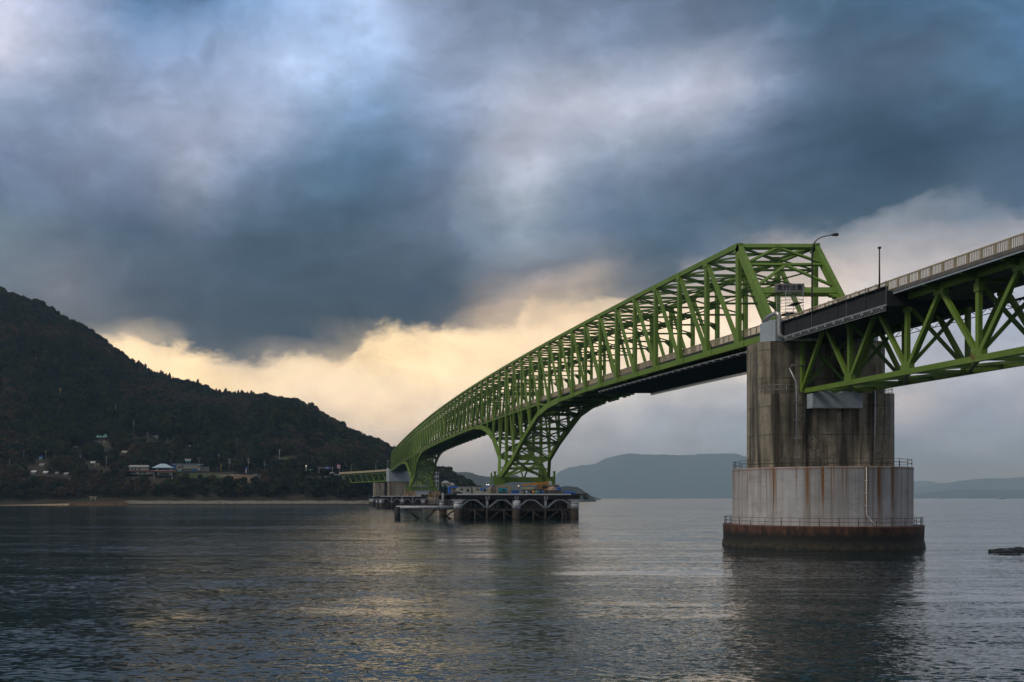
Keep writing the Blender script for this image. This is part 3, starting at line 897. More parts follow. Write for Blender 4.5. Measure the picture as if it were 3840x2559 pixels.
# portal frames in the sloping end planes
def portal(n0, n1, name='portal_frame'):
    a = Vector((0, YN(n0), BOT(n0))); b = Vector((0, YN(n1), TOP(n1)))
    def on(t, x): p = a.lerp(b, t); return Vector((x, p.y, p.z))
    up = (b - a).normalized()
    mb = MB()
    mb.beam(on(0.99, XL), on(0.99, XR), 0.5, 0.85, up)
    mb.beam(on(0.775, XL), on(0.775, XR), 0.35, 0.42, up)
    mb.beam(on(0.47, XL), on(0.47, XR), 0.55, 1.15, up)
    mb.beam(on(0.435, XL), on(0.435, XR), 0.75, 0.12, up)
    for x, s in ((XL, 1), (XR, -1)):              # rounded haunches under the portal beam
        for i in range(5):
            h = 2.6 * (1 - i / 5) ** 1.8
            mb.beam(on(0.44 - h / 38, x + s * (0.45 + i * 0.42)), on(0.445, x + s * (0.45 + i * 0.42)), 0.5, 0.45, (1, 0, 0))
    mid = XC
    mb.beam(on(0.98, mid), on(0.79, XL), 0.3, 0.38, up)
    mb.beam(on(0.98, mid), on(0.79, XR), 0.3, 0.38, up)
    mb.beam(on(0.77, mid), on(0.52, XL), 0.3, 0.38, up)
    mb.beam(on(0.77, mid), on(0.52, XR), 0.3, 0.38, up)
    mb.box(tuple(on(0.97, mid)), (1.1, 0.3, 0.8))
    mb.box(tuple(on(0.765, mid)), (1.1, 0.3, 0.6))
    mb.build(name, G, bridge)
portal(0, 1); portal(58, 57)

# sway frames between the posts, above the traffic
for n in range(1, NN):
    Y = YN(n); T = TOP(n)
    lo = crest(n) + 8.3
    mb = MB()
    mb.beam((XL, Y, T - 0.1), (XR, Y, T - 0.1), 0.4, 0.42)
    zs = [T - 0.3, T - 0.3 - (T - lo) * 0.5, lo]
    for z in zs[1:]:
        mb.beam((XL, Y, z), (XR, Y, z), 0.3, 0.30)
    for z0, z1 in zip(zs[:-1], zs[1:]):
        mb.beam((XL, Y, z0), (XR, Y, z1), 0.2, 0.22)
        mb.beam((XR, Y + 0.22, z0), (XL, Y + 0.22, z1), 0.2, 0.22)
        mb.box((XC, Y + 0.1, (z0 + z1) / 2), (0.9, 0.12, 0.7))
    if n in (16, 42):
        mb.beam((XL, Y, lo - 1), (XR, Y, lo - 1), 0.6, 1.3)
    for X, s in ((XL, 1), (XR, -1)):
        mb.add([(X + s * .3, Y - .04, lo - .1), (X + s * 1.5, Y - .04, lo - .1), (X + s * .3, Y - .04, lo - 1.2), (X + s * .3, Y + .04, lo - .1), (X + s * 1.5, Y + .04, lo - .1), (X + s * .3, Y + .04, lo - 1.2)],
               [(0, 1, 2), (5, 4, 3), (0, 3, 4, 1), (1, 4, 5, 2), (2, 5, 3, 0)])
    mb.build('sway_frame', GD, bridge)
# top lateral bracing, panel by panel
for n in range(1, NN - 1):
    a, b = YN(n), YN(n + 1)
    za, zb = TOP(n), TOP(n + 1)
    mb = MB()
    ym, zm = (a + b) / 2, (za + zb) / 2
    mb.beam((XL, ym, zm), (XR, ym, zm), 0.25, 0.3)
    mb.beam((XL, a, za), (XC, ym, zm), 0.3, 0.26); mb.beam((XC, ym, zm), (XR, b, zb), 0.3, 0.26)
    mb.beam((XR, a, za - .04), (XC, ym, zm - .04), 0.3, 0.26); mb.beam((XC, ym, zm - .04), (XL, b, zb - .04), 0.3, 0.26)
    mb.box((XC, ym, zm), (1.4, 1.4, 0.12))
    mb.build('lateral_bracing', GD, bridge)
# floor beams, stringers, deck
for n in range(0, NN + 1):
    mb = MB()
    zt = deckz(n) - 0.35
    mb.beam((XL, YN(n), zt - 0.75), (XR, YN(n), zt - 0.75), 0.5, 1.35)
    mb.build('floor_beam', GD, bridge)
mb = MB()
DK = [(XL + 0.55, XR - 0.55)]
steps = [n / 2 for n in range(0, NN * 2 + 1)]
for a, b in zip(steps[:-1], steps[1:]):
    za, zb = deckz(a) - 0.15, deckz(b) - 0.15
    ya, yb = YN(a), YN(b)
    mb.add([(XL + .5, ya, za - .2), (XR - .5, ya, za - .2), (XR - .5, yb, zb - .2), (XL + .5, yb, zb - .2),
            (XL + .5, ya, za + .2), (XR - .5, ya, za + .2), (XR - .5, yb, zb + .2), (XL + .5, yb, zb + .2)],
           [(0, 3, 2, 1), (4, 5, 6, 7), (0, 1, 5, 4), (1, 2, 6, 5), (2, 3, 7, 6), (3, 0, 4, 7)])
mb.build('deck', M['deck'], bridge)
mb = MB()
for x in (XL + 1.6, XL + 3.6, XC, XR - 3.6, XR - 1.6):
    for n in range(0, NN):
        mb.beam((x, YN(n), deckz(n) - 0.8), (x, YN(n + 1), deckz(n + 1) - 0.8), 0.3, 0.85)
for X, s in ((XL, -1), (XR, 1)):                 # fascia and little brackets beside the deck
    for n in range(0, NN):
        for q in (0.25, 0.5, 0.75):
            z = BOT(n) + (BOT(n + 1) - BOT(n)) * q if abs(n - 16) > 5 and abs(n - 42) > 5 else crest(n + q)
            if s > 0:
                mb.box((X + 0.55, YN(n + q), z - 0.55), (0.7, 1.1, 0.42))
mb.build('stringer', GD, bridge)
# bottom lateral bracing under the deck
for n in range(0, NN):
    mb = MB()
    a, b = YN(n), YN(n + 1)
    za, zb = BOT(n) - 0.1, BOT(n + 1) - 0.1
    if n in (15, 16, 41, 42):
        continue
    mb.beam((XL, a, za), (XR, a, za), 0.35, 0.9 if abs(n - 16) < 5 or abs(n - 42) < 5 else 0.4, (0, 0, 1))
    mb.beam((XL, a, za), (XR, b, zb), 0.34, 0.42)
    mb.beam((XR, a, za - .06), (XL, b, zb - .06), 0.34, 0.42)
    mb.beam((XL, (a + b) / 2, (za + zb) / 2), (XR, (a + b) / 2, (za + zb) / 2), 0.26, 0.3)
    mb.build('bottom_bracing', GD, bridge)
# railings of the main crossing
def railing_run(mb, x, n0, n1, bars_to, zoff=0.0, step=0.25):
    ya, yb = YN(n0), YN(n1)
    N = int((yb - ya) / 2.0)
    for i in range(N):
        a, b = ya + (yb - ya) * i / N, ya + (yb - ya) * (i + 1) / N
        na, nb = (a - Y0) / PN, (b - Y0) / PN
        za, zb = deckz(na) + zoff, deckz(nb) + zoff
        mb.beam((x, a, za + 1.13), (x, b, zb + 1.13), 0.14, 0.13)
        mb.beam((x, a, za + 0.12), (x, b, zb + 0.12), 0.08, 0.08)
        mb.beam((x, a, za - 0.18), (x, b, zb - 0.18), 0.3, 0.34)     # kerb
        mb.box((x, a, za + 0.55), (0.13, 0.13, 1.2))
        if na < bars_to:
            m = int((b - a) / step)
            for k in range(1, m):
                y = a + (b - a) * k / m
                z = za + (zb - za) * k / m
                mb.box((x, y, z + 0.62), (0.045, 0.10, 0.98))
        else:
            mb.beam((x, a, za + 0.62), (x, b, zb + 0.62), 0.05, 0.86)
for x in (XL + RAILX, XR - RAILX):
    mb = MB(); railing_run(mb, x, 0, NN, 6)
    mb.build('railing', M['beige'], bridge)

# tower bases: cross frames, stub boxes and buffers
def tower_base(c):
    Y = YN(c); zb = BOT(c)
    for s, nn in ((-1, c - 1), (1, c + 1)):
        mb = MB()
        a = (XL - 2.4, Y + s * 1.0, zb + 0.2); b = (XR + 2.4, Y + s * 1.0, zb + 0.2)
        mb.beam((XL - 1.9, Y + s * 1.2, zb - 0.1), (XR + 1.9, Y + s * 1.2, zb - 0.1), 0.7, 1.6)
        m_ = Vector((XC, (Y + YN(nn)) / 2, (zb + BOT(nn)) / 2))
        for e in ((XL, YN(nn), BOT(nn)), (XR, YN(nn), BOT(nn)), (XL - 1.6, Y, zb + .6), (XR + 1.6, Y, zb + .6)):
            mb.beam(m_, e, 0.5, 0.62)
        mb.beam(m_ + Vector((-7.0, 0, 0)), m_ + Vector((7.0, 0, 0)), 0.4, 0.45)
        mb.beam((XL, YN(nn), BOT(nn)), (XR, YN(nn), BOT(nn)), 0.5, 1.2)
        mb.beam(m_, (XC, Y, zb), 0.4, 0.45)
        mb.build('base_frame', G, bridge)
    for s, X in ((-1, XL - 2.5), (1, XR + 2.5)):
        mb = MB()
        mb.box((X, Y, zb - 0.6), (2.4, 5.0, 2.4))
        mb.box((X - s * 2.2, Y, zb - 0.3), (2.6, 3.2, 1.7))
        for dy in (-2.7, 2.7):
            mb.box((X, Y + dy, zb - 0.5), (3.0, 0.15, 2.6))
        mb.box((X + s * 1.6, Y - 1.5, zb + 0.2), (0.5, 0.8, 4.2)); mb.box((X + s * 2.3, Y + 1.5, zb + 0.2), (0.4, 0.8, 4.2))
        mb.cyl((X + s * 1.6, Y - 1.5, zb + 2.2), 0.5, 0.5, 10)
        mb.build('bearing_shoe', G, bridge)
tower_base(16); tower_base(42)
# lateral mid frames in the leg zone between the two planes
for c in (16, 42):
    for n in range(c - 4, c + 5):
        if n == c: continue
        mb = MB()
        zlo, zhi = BOT(n) + 0.6, crest(n) - 0.6
        if zhi - zlo < 2.0: continue
        k = max(1, round((zhi - zlo) / 7.0))
        for i in range(k):
            a, b = zlo + (zhi - zlo) * i / k, zlo + (zhi - zlo) * (i + 1) / k
            mb.beam((XL, YN(n), a), (XR, YN(n) , b), 0.24, 0.28); mb.beam((XR, YN(n) + .3, a), (XL, YN(n) + .3, b), 0.24, 0.28)
            mb.beam((XL, YN(n), b), (XR, YN(n), b), 0.3, 0.35)
        mb.build('leg_bracing', GD, bridge)
    mb = MB()                                       # bracing of the tower itself
    zlo, zhi = BOT(c) + 5.2, crest(c) - 0.8
    for i in range(3):
        a, b = zlo + (zhi - zlo) * i / 3, zlo + (zhi - zlo) * (i + 1) / 3
        mb.beam((XL, YN(c), a), (XR, YN(c), b), 0.35, 0.45); mb.beam((XR, YN(c) + .4, a), (XL, YN(c) + .4, b), 0.35, 0.45)
        mb.beam((XL, YN(c), a), (XR, YN(c), a), 0.45, 0.8)
    mb.build('leg_bracing', GD, bridge)
    mb = MB()                                       # access ladders inside the legs
    for x, y in ((XL + 3.4, YN(c) + 3), (XR - 2.6, YN(c) - 6)):
        zt = crest(c) - 1
        for dx in (-.3, .3): mb.beam((x + dx, y, 14), (x + dx, y, zt), 0.1, 0.1, (0, 1, 0))
        for k in range(int((zt - 14) / 0.9)): mb.box((x, y, 14.4 + k * .9), (0.6, 0.08, 0.08))
        for k in range(5): mb.box((x, y, 15 + k * (zt - 16) / 4), (2.2, 1.6, 0.12))
    mb.build('ladder', M['steel'], bridge)
# suspended work platform below the near side span
mb = MB()
segs = [n / 2 for n in range(0, 15)]
for a, b in zip(segs[:-1], segs[1:]):
    za, zb = crest(a) - 1.55, crest(b) - 1.55
    ya, yb = YN(a) + 1.5, YN(b) + 1.5
    mb.add([(XL + 0.2, ya, za), (XR + 0.6, ya, za), (XR + 0.6, yb, zb), (XL + 0.2, yb, zb),
            (XL + 0.2, ya, za + .3), (XR + 0.6, ya, za + .3), (XR + 0.6, yb, zb + .3), (XL + 0.2, yb, zb + .3)],
           [(0, 3, 2, 1), (4, 5, 6, 7), (0, 1, 5, 4), (1, 2, 6, 5), (2, 3, 7, 6), (3, 0, 4, 7)])
o = mb.build('work_platform', M['net'], kind=None, loc=(XC, 150, 28))
tag(o, 'dark suspended work platform hanging under the near green truss span', 'work platform')
rail2 = MB(); lat = MB()
for a, b in zip(segs[:-1], segs[1:]):
    za, zb = crest(a) - 1.2, crest(b) - 1.2
    rail2.beam((XL + .05, YN(a) + 1.5, za), (XL + .05, YN(b) + 1.5, zb), 0.12, 0.16)
    for q in (0.25, 0.75):
        y = YN(a) + 1.5 + (YN(b) - YN(a)) * q; z = za + (zb - za) * q
        rail2.box((XL - 0.05, y, z - 0.12), (0.35, 0.5, 0.35))
    for k in range(6):                              # lattice girder along the far edge
        y0_ = YN(a) + 1.5 + (YN(b) - YN(a)) * k / 6; y1_ = y0_ + 1.04
        z0_ = za + (zb - za) * k / 6
        lat.beam((XR + .3, y0_, z0_ - .3), (XR + .3, (y0_ + y1_) / 2, z0_ - .8), 0.12, 0.14)
        lat.beam((XR + .3, (y0_ + y1_) / 2, z0_ - .8), (XR + .3, y1_, z0_ - .3), 0.12, 0.14)
    lat.beam((XR + .3, YN(a) + 1.5, za - .82), (XR + .3, YN(b) + 1.5, zb - .82), 0.08, 0.08)
rail2.build('edge_rail', M['steel'], o); lat.build('lattice_girder', M['darksteel'], o)
# dark sheeting hung below the near railing
sheet = MB()
def hang(n0, n1, x, top, bot, th=0.06):
    N = max(1, int((n1 - n0) * 4))
    for i in range(N):
        a, b = n0 + (n1 - n0) * i / N, n0 + (n1 - n0) * (i + 1) / N
        ta, tb = deckz(a) + top, deckz(b) + top
        ba, bb = deckz(a) + bot + 0.12 * math.sin(a * 9), deckz(b) + bot + 0.12 * math.sin(b * 9)
        ya, yb = YN(a), YN(b)
        sheet.add([(x - th, ya, ba), (x + th, ya, ba), (x + th, yb, bb), (x - th, yb, bb), (x - th, ya, ta), (x + th, ya, ta), (x + th, yb, tb), (x - th, yb, tb)],
                  [(0, 3, 2, 1), (4, 5, 6, 7), (0, 1, 5, 4), (1, 2, 6, 5), (2, 3, 7, 6), (3, 0, 4, 7)])
hang(0.25, 4.6, XL + 0.52, -0.05, -1.05)
o = sheet.build('debris_netting', M['net'], loc=(XL, 150, 31))
tag(o, 'dark sheeting hung below the beige railing between the first green posts', 'netting')
# ------------------------------------------------------------------ near approach span (deck truss)
XA, XB = 66.2, 72.95
def approach(base, zshift, label, netted=False):
    """deck truss span along local axis: nodes at base - 12.34 k"""
    root = thing('deck_truss_span', (XC, base, 0), label, 'bridge span', 'approach spans of the green bridge')
    K = 8
    def yb(k): return base - 12.34 * k
    def zc(y, h): return deckz((y - Y0) / PN) + h
    for X in (XA, XB):
        mb = MB()
        for k in range(K):
            mb.beam((X, yb(k) if k else base - 1.2, zc(yb(k), -9.2)), (X, yb(k + 1), zc(yb(k + 1), -9.2)), 0.56, 0.62)
        for k in range(1, K):
            y = yb(k)
            mb.box((X, y, zc(y, -8.75)), (0.6, 1.7, .85))
        mb.build('bottom_chord', G, root)
        mb = MB()
        for k in range(K):
            mb.beam((X, yb(k), zc(yb(k), -0.85)), (X, yb(k + 1), zc(yb(k + 1), -0.85)), 0.56, 0.66)
        for k in range(0, K):
            y = yb(k) - 6.17
            mb.box((X, y, zc(y, -1.25)), (0.6, 1.7, .85))
        for k in range(1, K):
            mb.box((X, yb(k), zc(yb(k), -2.1)), (0.6, 0.8, 0.8))
        mb.build('top_chord', G, root)
        for k in range(0, K + 1):
            y = yb(k); mb = MB()
            mb.box((X, y, (zc(y, -1.2) + zc(y, -9.2)) / 2), (0.42, 0.50, 8.0)); mb.build('post', G, root)
        for k in range(0, K):
            y = yb(k)
            for s, yy in ((-1, y - 6.17), (1, yb(k + 1) + 6.17)):
                mb = MB()
                yl = y if s < 0 else yb(k + 1)
                mb.beam((X, yl, zc(yl, -8.95)), (X, yy, zc(yy, -1.1)), 0.40, 0.48, (0, 1, 0))
                mb.build('diagonal', G, root)
    for k in range(0, K + 1):
        y = yb(k); mb = MB()
        mb.beam((XA, y, zc(y, -1.6)), (XB, y, zc(y, -9.0)), 0.3, 0.34); mb.beam((XB, y + .35, zc(y, -1.6)), (XA, y + .35, zc(y, -9.0)), 0.3, 0.34)
        mb.beam((XA, y, zc(y, -1.1)), (XB, y, zc(y, -1.1)), 0.5, 1.0)
        mb.build('sway_frame', GD, root)
    for k in range(K):
        a, b = yb(k), yb(k + 1); mb = MB()
        za, zb = zc(a, -9.2), zc(b, -9.2)
        mb.beam((XA, a, za), (XB, a, za), 0.34, 0.4); mb.beam((XA, (a + b) / 2, (za + zb) / 2), (XB, (a + b) / 2, (za + zb) / 2), 0.3, 0.35)
        mb.beam((XA, a, za), (XB, b, zb), 0.36, 0.3); mb.beam((XB, a, za - .05), (XA, b, zb - .05), 0.36, 0.3)
        mb.build('bottom_bracing', GD, root)
    mb = MB()
    y1_, y2_ = base - 12.34 * K, Y0
    N = 24
    for i in range(N):
        a, b = y1_ + (y2_ - y1_) * i / N, y1_ + (y2_ - y1_) * (i + 1) / N
        for (xa, xb, h0, h1) in ((XL + .35, XR - .35, -0.4, 0.0), (XA + .6, XB - .6, -1.3, -0.4)):
            za, zb = zc(a, 0), zc(b, 0)
            mb.add([(xa, a, za + h0), (xb, a, za + h0), (xb, b, zb + h0), (xa, b, zb + h0), (xa, a, za + h1), (xb, a, za + h1), (xb, b, zb + h1), (xa, b, zb + h1)],
                   [(0, 3, 2, 1), (4, 5, 6, 7), (0, 1, 5, 4), (1, 2, 6, 5), (2, 3, 7, 6), (3, 0, 4, 7)])
    mb.build('deck', M['deck'], root)
    for x in (XL + .5, XR - .5):                    # grey edge girder under the slab
        mb = MB()
        for i in range(N):
            a, b = y1_ + (y2_ - y1_) * i / N, y1_ + (y2_ - y1_) * (i + 1) / N
            mb.beam((x, a, zc(a, -0.5)), (x, b, zc(b, -0.5)), 0.16, 0.2)
        mb.build('edge_girder', M['capblue'], root)
    for k in range(2 * K + 1):                      # cantilever brackets under the slab
        y = base - 6.17 * k; mb = MB()
        for xa, xb in ((XL + .5, XA), (XR - .5, XB)):
            mb.hexa([(xa, y - .12, zc(y, -.75)), (xb, y - .12, zc(y, -1.3)), (xb, y + .12, zc(y, -1.3)), (xa, y + .12, zc(y, -.75))], [(xa, y - .12, zc(y, -.41)), (xb, y - .12, zc(y, -.41)), (xb, y + .12, zc(y, -.41)), (xa, y + .12, zc(y, -.41))])
        mb.beam((XA, y, zc(y, -.85)), (XB, y, zc(y, -.85)), .3, .8)
        mb.build('cross_beam', GD, root)
    for x in (XL + RAILX, XR - RAILX):
        mb = MB(); railing_run(mb, x, (y1_ - Y0) / PN, 0, 99); mb.build('railing', M['beige'], root)
    return root
near_span = approach(139.2, 0, 'green deck-truss approach span with the beige railing above, above the pier')
# work platform slung along the outer side of the approach deck
wp = MB(); st = MB()
ya, yb_ = 114.0, 139.6
def dz_(y, h): return deckz((y - Y0) / PN) + h
N = 12
for i in range(N):
    a, b = ya + (yb_ - ya) * i / N, ya + (yb_ - ya) * (i + 1) / N
    for (x0_, x1_, h0, h1) in ((XL - 0.22, XL - 0.14, -1.75, 0.30), (XL - 0.2, XR + 0.3, -1.95, -1.8), (XL - 0.5, XL - 0.13, 0.2, 0.3)):
        za, zb = dz_(a, 0), dz_(b, 0)
        wob = 0.06 * math.sin(i * 2.3)
        wp.add([(x0_ + wob, a, za + h0), (x1_ + wob, a, za + h0), (x1_, b, zb + h0), (x0_, b, zb + h0), (x0_ + wob, a, za + h1), (x1_ + wob, a, za + h1), (x1_, b, zb + h1), (x0_, b, zb + h1)],
               [(0, 3, 2, 1), (4, 5, 6, 7), (0, 1, 5, 4), (1, 2, 6, 5), (2, 3, 7, 6), (3, 0, 4, 7)])
    st.beam((XL - 0.3, a, dz_(a, -1.8)), (XL - 0.3, b, dz_(b, -1.8)), 0.1, 0.2)
    st.beam((XL - 0.3, a, dz_(a, -2.4)), (XL - 0.3, b, dz_(b, -2.4)), 0.06, 0.06)
    for k in range(4):
        y0_ = a + (b - a) * k / 4; y1_ = y0_ + (b - a) / 4; ymid = (y0_ + y1_) / 2
        st.beam((XL - .3, y0_, dz_(y0_, -1.85)), (XL - .3, ymid, dz_(ymid, -2.38)), 0.05, 0.05)
        st.beam((XL - .3, ymid, dz_(ymid, -2.38)), (XL - .3, y1_, dz_(y1_, -1.85)), 0.05, 0.05)
    st.box((XL - 0.36, a + 0.6, dz_(a + .6, -2.05)), (0.2, 0.45, 0.35))
    st.box((XL - 0.34, a, dz_(a, 0.5)), (0.05, 0.05, 0.9)); st.beam((XL - .34, a, dz_(a, .3)), (XL - .34, b, dz_(b, .3)), .05, .05); (st.box((XL - .34, a, dz_(a, -.75)), (.03, .03, 2.1)) if i % 4 == 0 else None)
wp.box((XC, ya, dz_(ya, -1.1)), (WT + .4, 0.08, 1.7))
o = wp.build('work_platform', M['net'], loc=(XL, 124, 29))
tag(o, 'dark sheeted work platform slung below the railing beside the portal', 'work platform')
st.build('scaffold_rail', M['steel'], o)
# underside plank lattice along the far side
mb = MB()
for i in range(30):
    a, b = 50 + i * 2.8, 52.8 + i * 2.8
    mb.beam((XR - 0.3, a, dz_(a, -2.1)), (XR - 0.3, b, dz_(b, -2.1)), 0.08, 0.08)
    mb.beam((XR - 0.3, a, dz_(a, -2.75)), (XR - 0.3, b, dz_(b, -2.75)), 0.08, 0.08)
    mb.beam((XR - 0.3, a, dz_(a, -2.1)), (XR - 0.3, (a + b) / 2, dz_((a + b) / 2, -2.75)), 0.06, 0.06)
    mb.beam((XR - 0.3, (a + b) / 2, dz_((a + b) / 2, -2.75)), (XR - 0.3, b, dz_(b, -2.1)), 0.06, 0.06)
    mb.box((XR - 0.5, (a + b) / 2, dz_(a, -2.05)), (1.0, 2.7, 0.06))
mb.build('inspection_walkway', M['darksteel'], near_span)

# ------------------------------------------------------------------ the near pier
PX, PY = 69.6, 141.3
pier = thing('bridge_pier', (PX, PY, WZ), 'tall stained concrete pier on a white rust-streaked drum, nearest the camera', 'bridge pier', 'piers of the green bridge')
def chamfer(cx, cy, hw, hd, c):
    return [(cx - hw + c, cy - hd), (cx + hw - c, cy - hd), (cx + hw, cy - hd + c), (cx + hw, cy + hd - c), (cx + hw - c, cy + hd), (cx - hw + c, cy + hd), (cx - hw, cy + hd - c), (cx - hw, cy - hd + c)]
mb = MB()
mb.prism(chamfer(64.3, 142.7, 3.35, 3.1, 1.1), 11.0, 28.4)
mb.prism(chamfer(74.9, 142.7, 3.35, 3.1, 1.1), 11.0, 28.4)
mb.box((69.6, 142.9, 19.5), (8, 4.2, 17.0))
mb.build('shaft', M['concrete'], pier)
mb = MB()
# lower ledge block in front: a shallow recess in the middle
ptsl = [(60.97, 143), (61.0, 139.4), (62.0, 138.1), (65.9, 137.7), (66.0, 138.1), (73.1, 138.1), (73.2, 137.7), (77.3, 137.7), (78.25, 138.4), (78.25, 143)]
mb.prism(ptsl, 11.0, 21.05)
mb.build('ledge_block', M['concrete'], pier)
RU_, RL_ = 11.18, 12.43
mb = MB(); mb.lathe((PX, PY), [(0.1, 11.05), (RU_, 11.05), (RU_ + .05, 10.9), (RU_, 10.75), (RU_, 3.3)], 128)
mb.build('drum', M['coated'], pier)
mb = MB()
prof = [(0.1, 3.38), (RL_, 3.38), (RL_ + .05, 3.28), (RL_, 3.1), (RL_ - .05, 1.4), (RL_ + .1, 0.9), (RL_ + .15, 0.0), (RL_ + .1, -3)]
mb.lathe((PX, PY), prof, 160)
mb.build('footing', M['tidal'], pier)
# cladding box round the bearing, and the bearing seat block for the approach span
mb = MB(); mb.prism(chamfer(64.0, 141.7, 1.8, 2.1, 0.5), 28.3, 31.3); mb.build('bearing_cladding', M['capblue'], pier)
mb = MB(); mb.prism(chamfer(75.2, 141.7, 1.8, 2.1, 0.5), 28.3, 31.3); mb.build('bearing_cladding', M['capblue'], pier)
mb = MB()
mb.box((69.45, 137.0, 19.97), (6.7, 1.6, 1.95)); mb.box((67.8, 137.1, 21.05), (2.0, 1.2, 0.35)); mb.box((71.2, 137.1, 21.05), (2.1, 1.2, 0.35))
mb.build('bearing_seat', M['capblue'], pier)
# guard rails
def ring_rail(mb, cx, cy, r, z, n, h=1.05, a0=0, t=0.035, skip=()):
    for k in range(n):
        a = 2 * math.pi * k / n; b = 2 * math.pi * (k + 1) / n
        p = (cx + r * math.cos(a), cy + r * math.sin(a)); q = (cx + r * math.cos(b), cy + r * math.sin(b))
        mb.tube([(p[0], p[1], z), (p[0], p[1], z + h)], t * 1.3, 6)
        if k in skip: continue
        for f_ in (0.98, 0.52):
            sag = -0.04 * ((k * 7) % 3)
            mb.tube([(p[0], p[1], z + h * f_), ((p[0] + q[0]) / 2, (p[1] + q[1]) / 2, z + h * f_ + sag), (q[0], q[1], z + h * f_)], t, 6)
mb = MB(); ring_rail(mb, PX, PY, RU_ - .15, 11.05, 30, t=.028); mb.build('guard_rail', M['darksteel'], pier)
mb = MB(); ring_rail(mb, PX, PY, RL_ - .2, 3.38, 34, t=.028)
mb.build('guard_rail', M['darksteel'], pier)
mb = MB()
def small_rail(mb, pts, z, h=1.0):
    for a, b in zip(pts[:-1], pts[1:]):
        L = math.dist(a, b); k = max(1, int(L / 1.3))
        for i in range(k + 1):
            x, y = a[0] + (b[0] - a[0]) * i / k, a[1] + (b[1] - a[1]) * i / k
            mb.tube([(x, y, z), (x, y, z + h)], 0.03, 5)
        for f_ in (0.5, 1.0):
            mb.tube([(a[0], a[1], z + h * f_), (b[0], b[1], z + h * f_)], 0.025, 5)
small_rail(mb, [(61.15, 142.5), (61.2, 139.6), (62.1, 138.3), (65.0, 137.95)], 21.05, 1.25)
small_rail(mb, [(74.2, 137.9), (77.2, 137.9), (78.1, 138.6), (78.1, 142.0)], 21.05, 1.25)
small_rail(mb, [(62.4, 139.9), (62.4, 143.2)], 31.3, 0.9)
mb.build('ledge_rail', M['steel'], pier)
# drain pipes and ladder
mb = MB(); mb.tube([(66.3, 139.0, 24.9), (64.2, 138.0, 24.9), (63.8, 137.9, 24.4), (64.55, 137.5, 22.6), (64.6, 137.45, 21.3), (64.6, 137.45, 11.05)], 0.13, 8)
for z in (12.5, 15, 17.5, 20): mb.box((64.6, 137.5, z), (0.42, 0.42, 0.14))
mb.build('drain_pipe', M['steel'], pier)
mb = MB(); mb.tube([(75.1, 137.5, 21.6), (75.1, 137.5, 11.05)], 0.13, 8); mb.build('drain_pipe', M['steel'], pier)
mb = MB(); mb.tube([(69.95, 130.0, 10.9), (69.95, 130.0, 4.9), (70.4, 129.7, 4.1), (70.75, 129.2, 3.45)], 0.065, 8)
for z in (6.0, 7.6, 9.2): mb.box((69.95, 130.02, z), (0.26, 0.26, 0.1))
mb.build('drain_pipe', M['white'], pier)
mb = MB()
lx, ly = 76.95, 137.4
for dx in (-0.3, 0.3): mb.tube([(lx + dx, ly, 10.9), (lx + dx, ly, 21.9)], 0.035, 5)
for k in range(34): mb.tube([(lx - .3, ly, 11.2 + k * .32), (lx + .3, ly, 11.2 + k * .32)], 0.02, 5)
for k in range(9):
    z = 13 + k * 1.0
    mb.tube([(lx + 0.45 * math.cos(a), ly - 0.25 + 0.45 * math.sin(a), z) for a in [math.pi + i * math.pi / 6 for i in range(7)]], 0.022, 5)
for a in (math.pi, math.pi * 1.25, math.pi * 1.5, math.pi * 1.75, math.pi * 2):
    mb.tube([(lx + 0.45 * math.cos(a), ly - 0.25 + 0.45 * math.sin(a), 13), (lx + 0.45 * math.cos(a), ly - 0.25 + 0.45 * math.sin(a), 21)], 0.02, 5)
mb.build('ladder', M['steel'], pier)
# lagged water main that swings out round the pier head
mb = MB()
pp = [(65.0, 145.5, 31.4), (63.6, 144.4, 31.5), (62.7, 142.8, 31.7), (62.6, 141.0, 32.0), (62.75, 139.7, 32.15), (62.95, 139.2, 31.9), (63.0, 139.1, 31.3), (63.05, 139.1, 29.4), (63.2, 139.0, 28.95), (63.7, 138.9, 28.65), (64.4, 138.8, 28.55), (68.5, 138.6, 28.5)]
def smooth(pts, k=6):
    out = []
    P_ = [Vector(p) for p in pts]
    for i in range(len(P_) - 1):
        p0, p1, p2, p3 = P_[max(i - 1, 0)], P_[i], P_[i + 1], P_[min(i + 2, len(P_) - 1)]
        for j in range(k):
            t = j / k
            out.append(0.5 * ((2 * p1) + (p2 - p0) * t + (2 * p0 - 5 * p1 + 4 * p2 - p3) * t * t + (-p0 + 3 * p1 - 3 * p2 + p3) * t ** 3))
    out.append(P_[-1]); return out
mb.tube(smooth(pp), 0.3, 14)
o = mb.build('water_main', M['pipe'], loc=(63, 139, 30)); tag(o, 'silver lagged pipe bending down round the pier head beside the pale blue cladding', 'pipe')
# scaffold tower by the expansion joint
sc_ = MB(); bd = MB()
sx0, sx1, sy0, sy1 = 64.2, 66.6, 139.8, 142.6
zb = 31.7
for x in (sx0, sx1):
    for y in (sy0, sy1):
        sc_.tube([(x, y, zb - 1.5), (x, y, zb + 3.5)], 0.035, 5)
for k in range(8):
    z = zb + 0.3 + k * 0.42
    sc_.tube([(sx0, sy0, z), (sx1, sy0, z)], 0.028, 5); sc_.tube([(sx0, sy1, z), (sx1, sy1, z)], 0.028, 5)
    if k % 2: sc_.tube([(sx0, sy0, z), (sx0, sy1, z)], 0.028, 5); sc_.tube([(sx1, sy0, z), (sx1, sy1, z)], 0.028, 5)
sc_.tube([(sx0, sy0, zb), (sx1, sy0, zb + 2.2)], 0.025, 5); sc_.tube([(sx1, sy0, zb + 2.2), (sx0, sy0, zb + 3.4)], 0.025, 5)
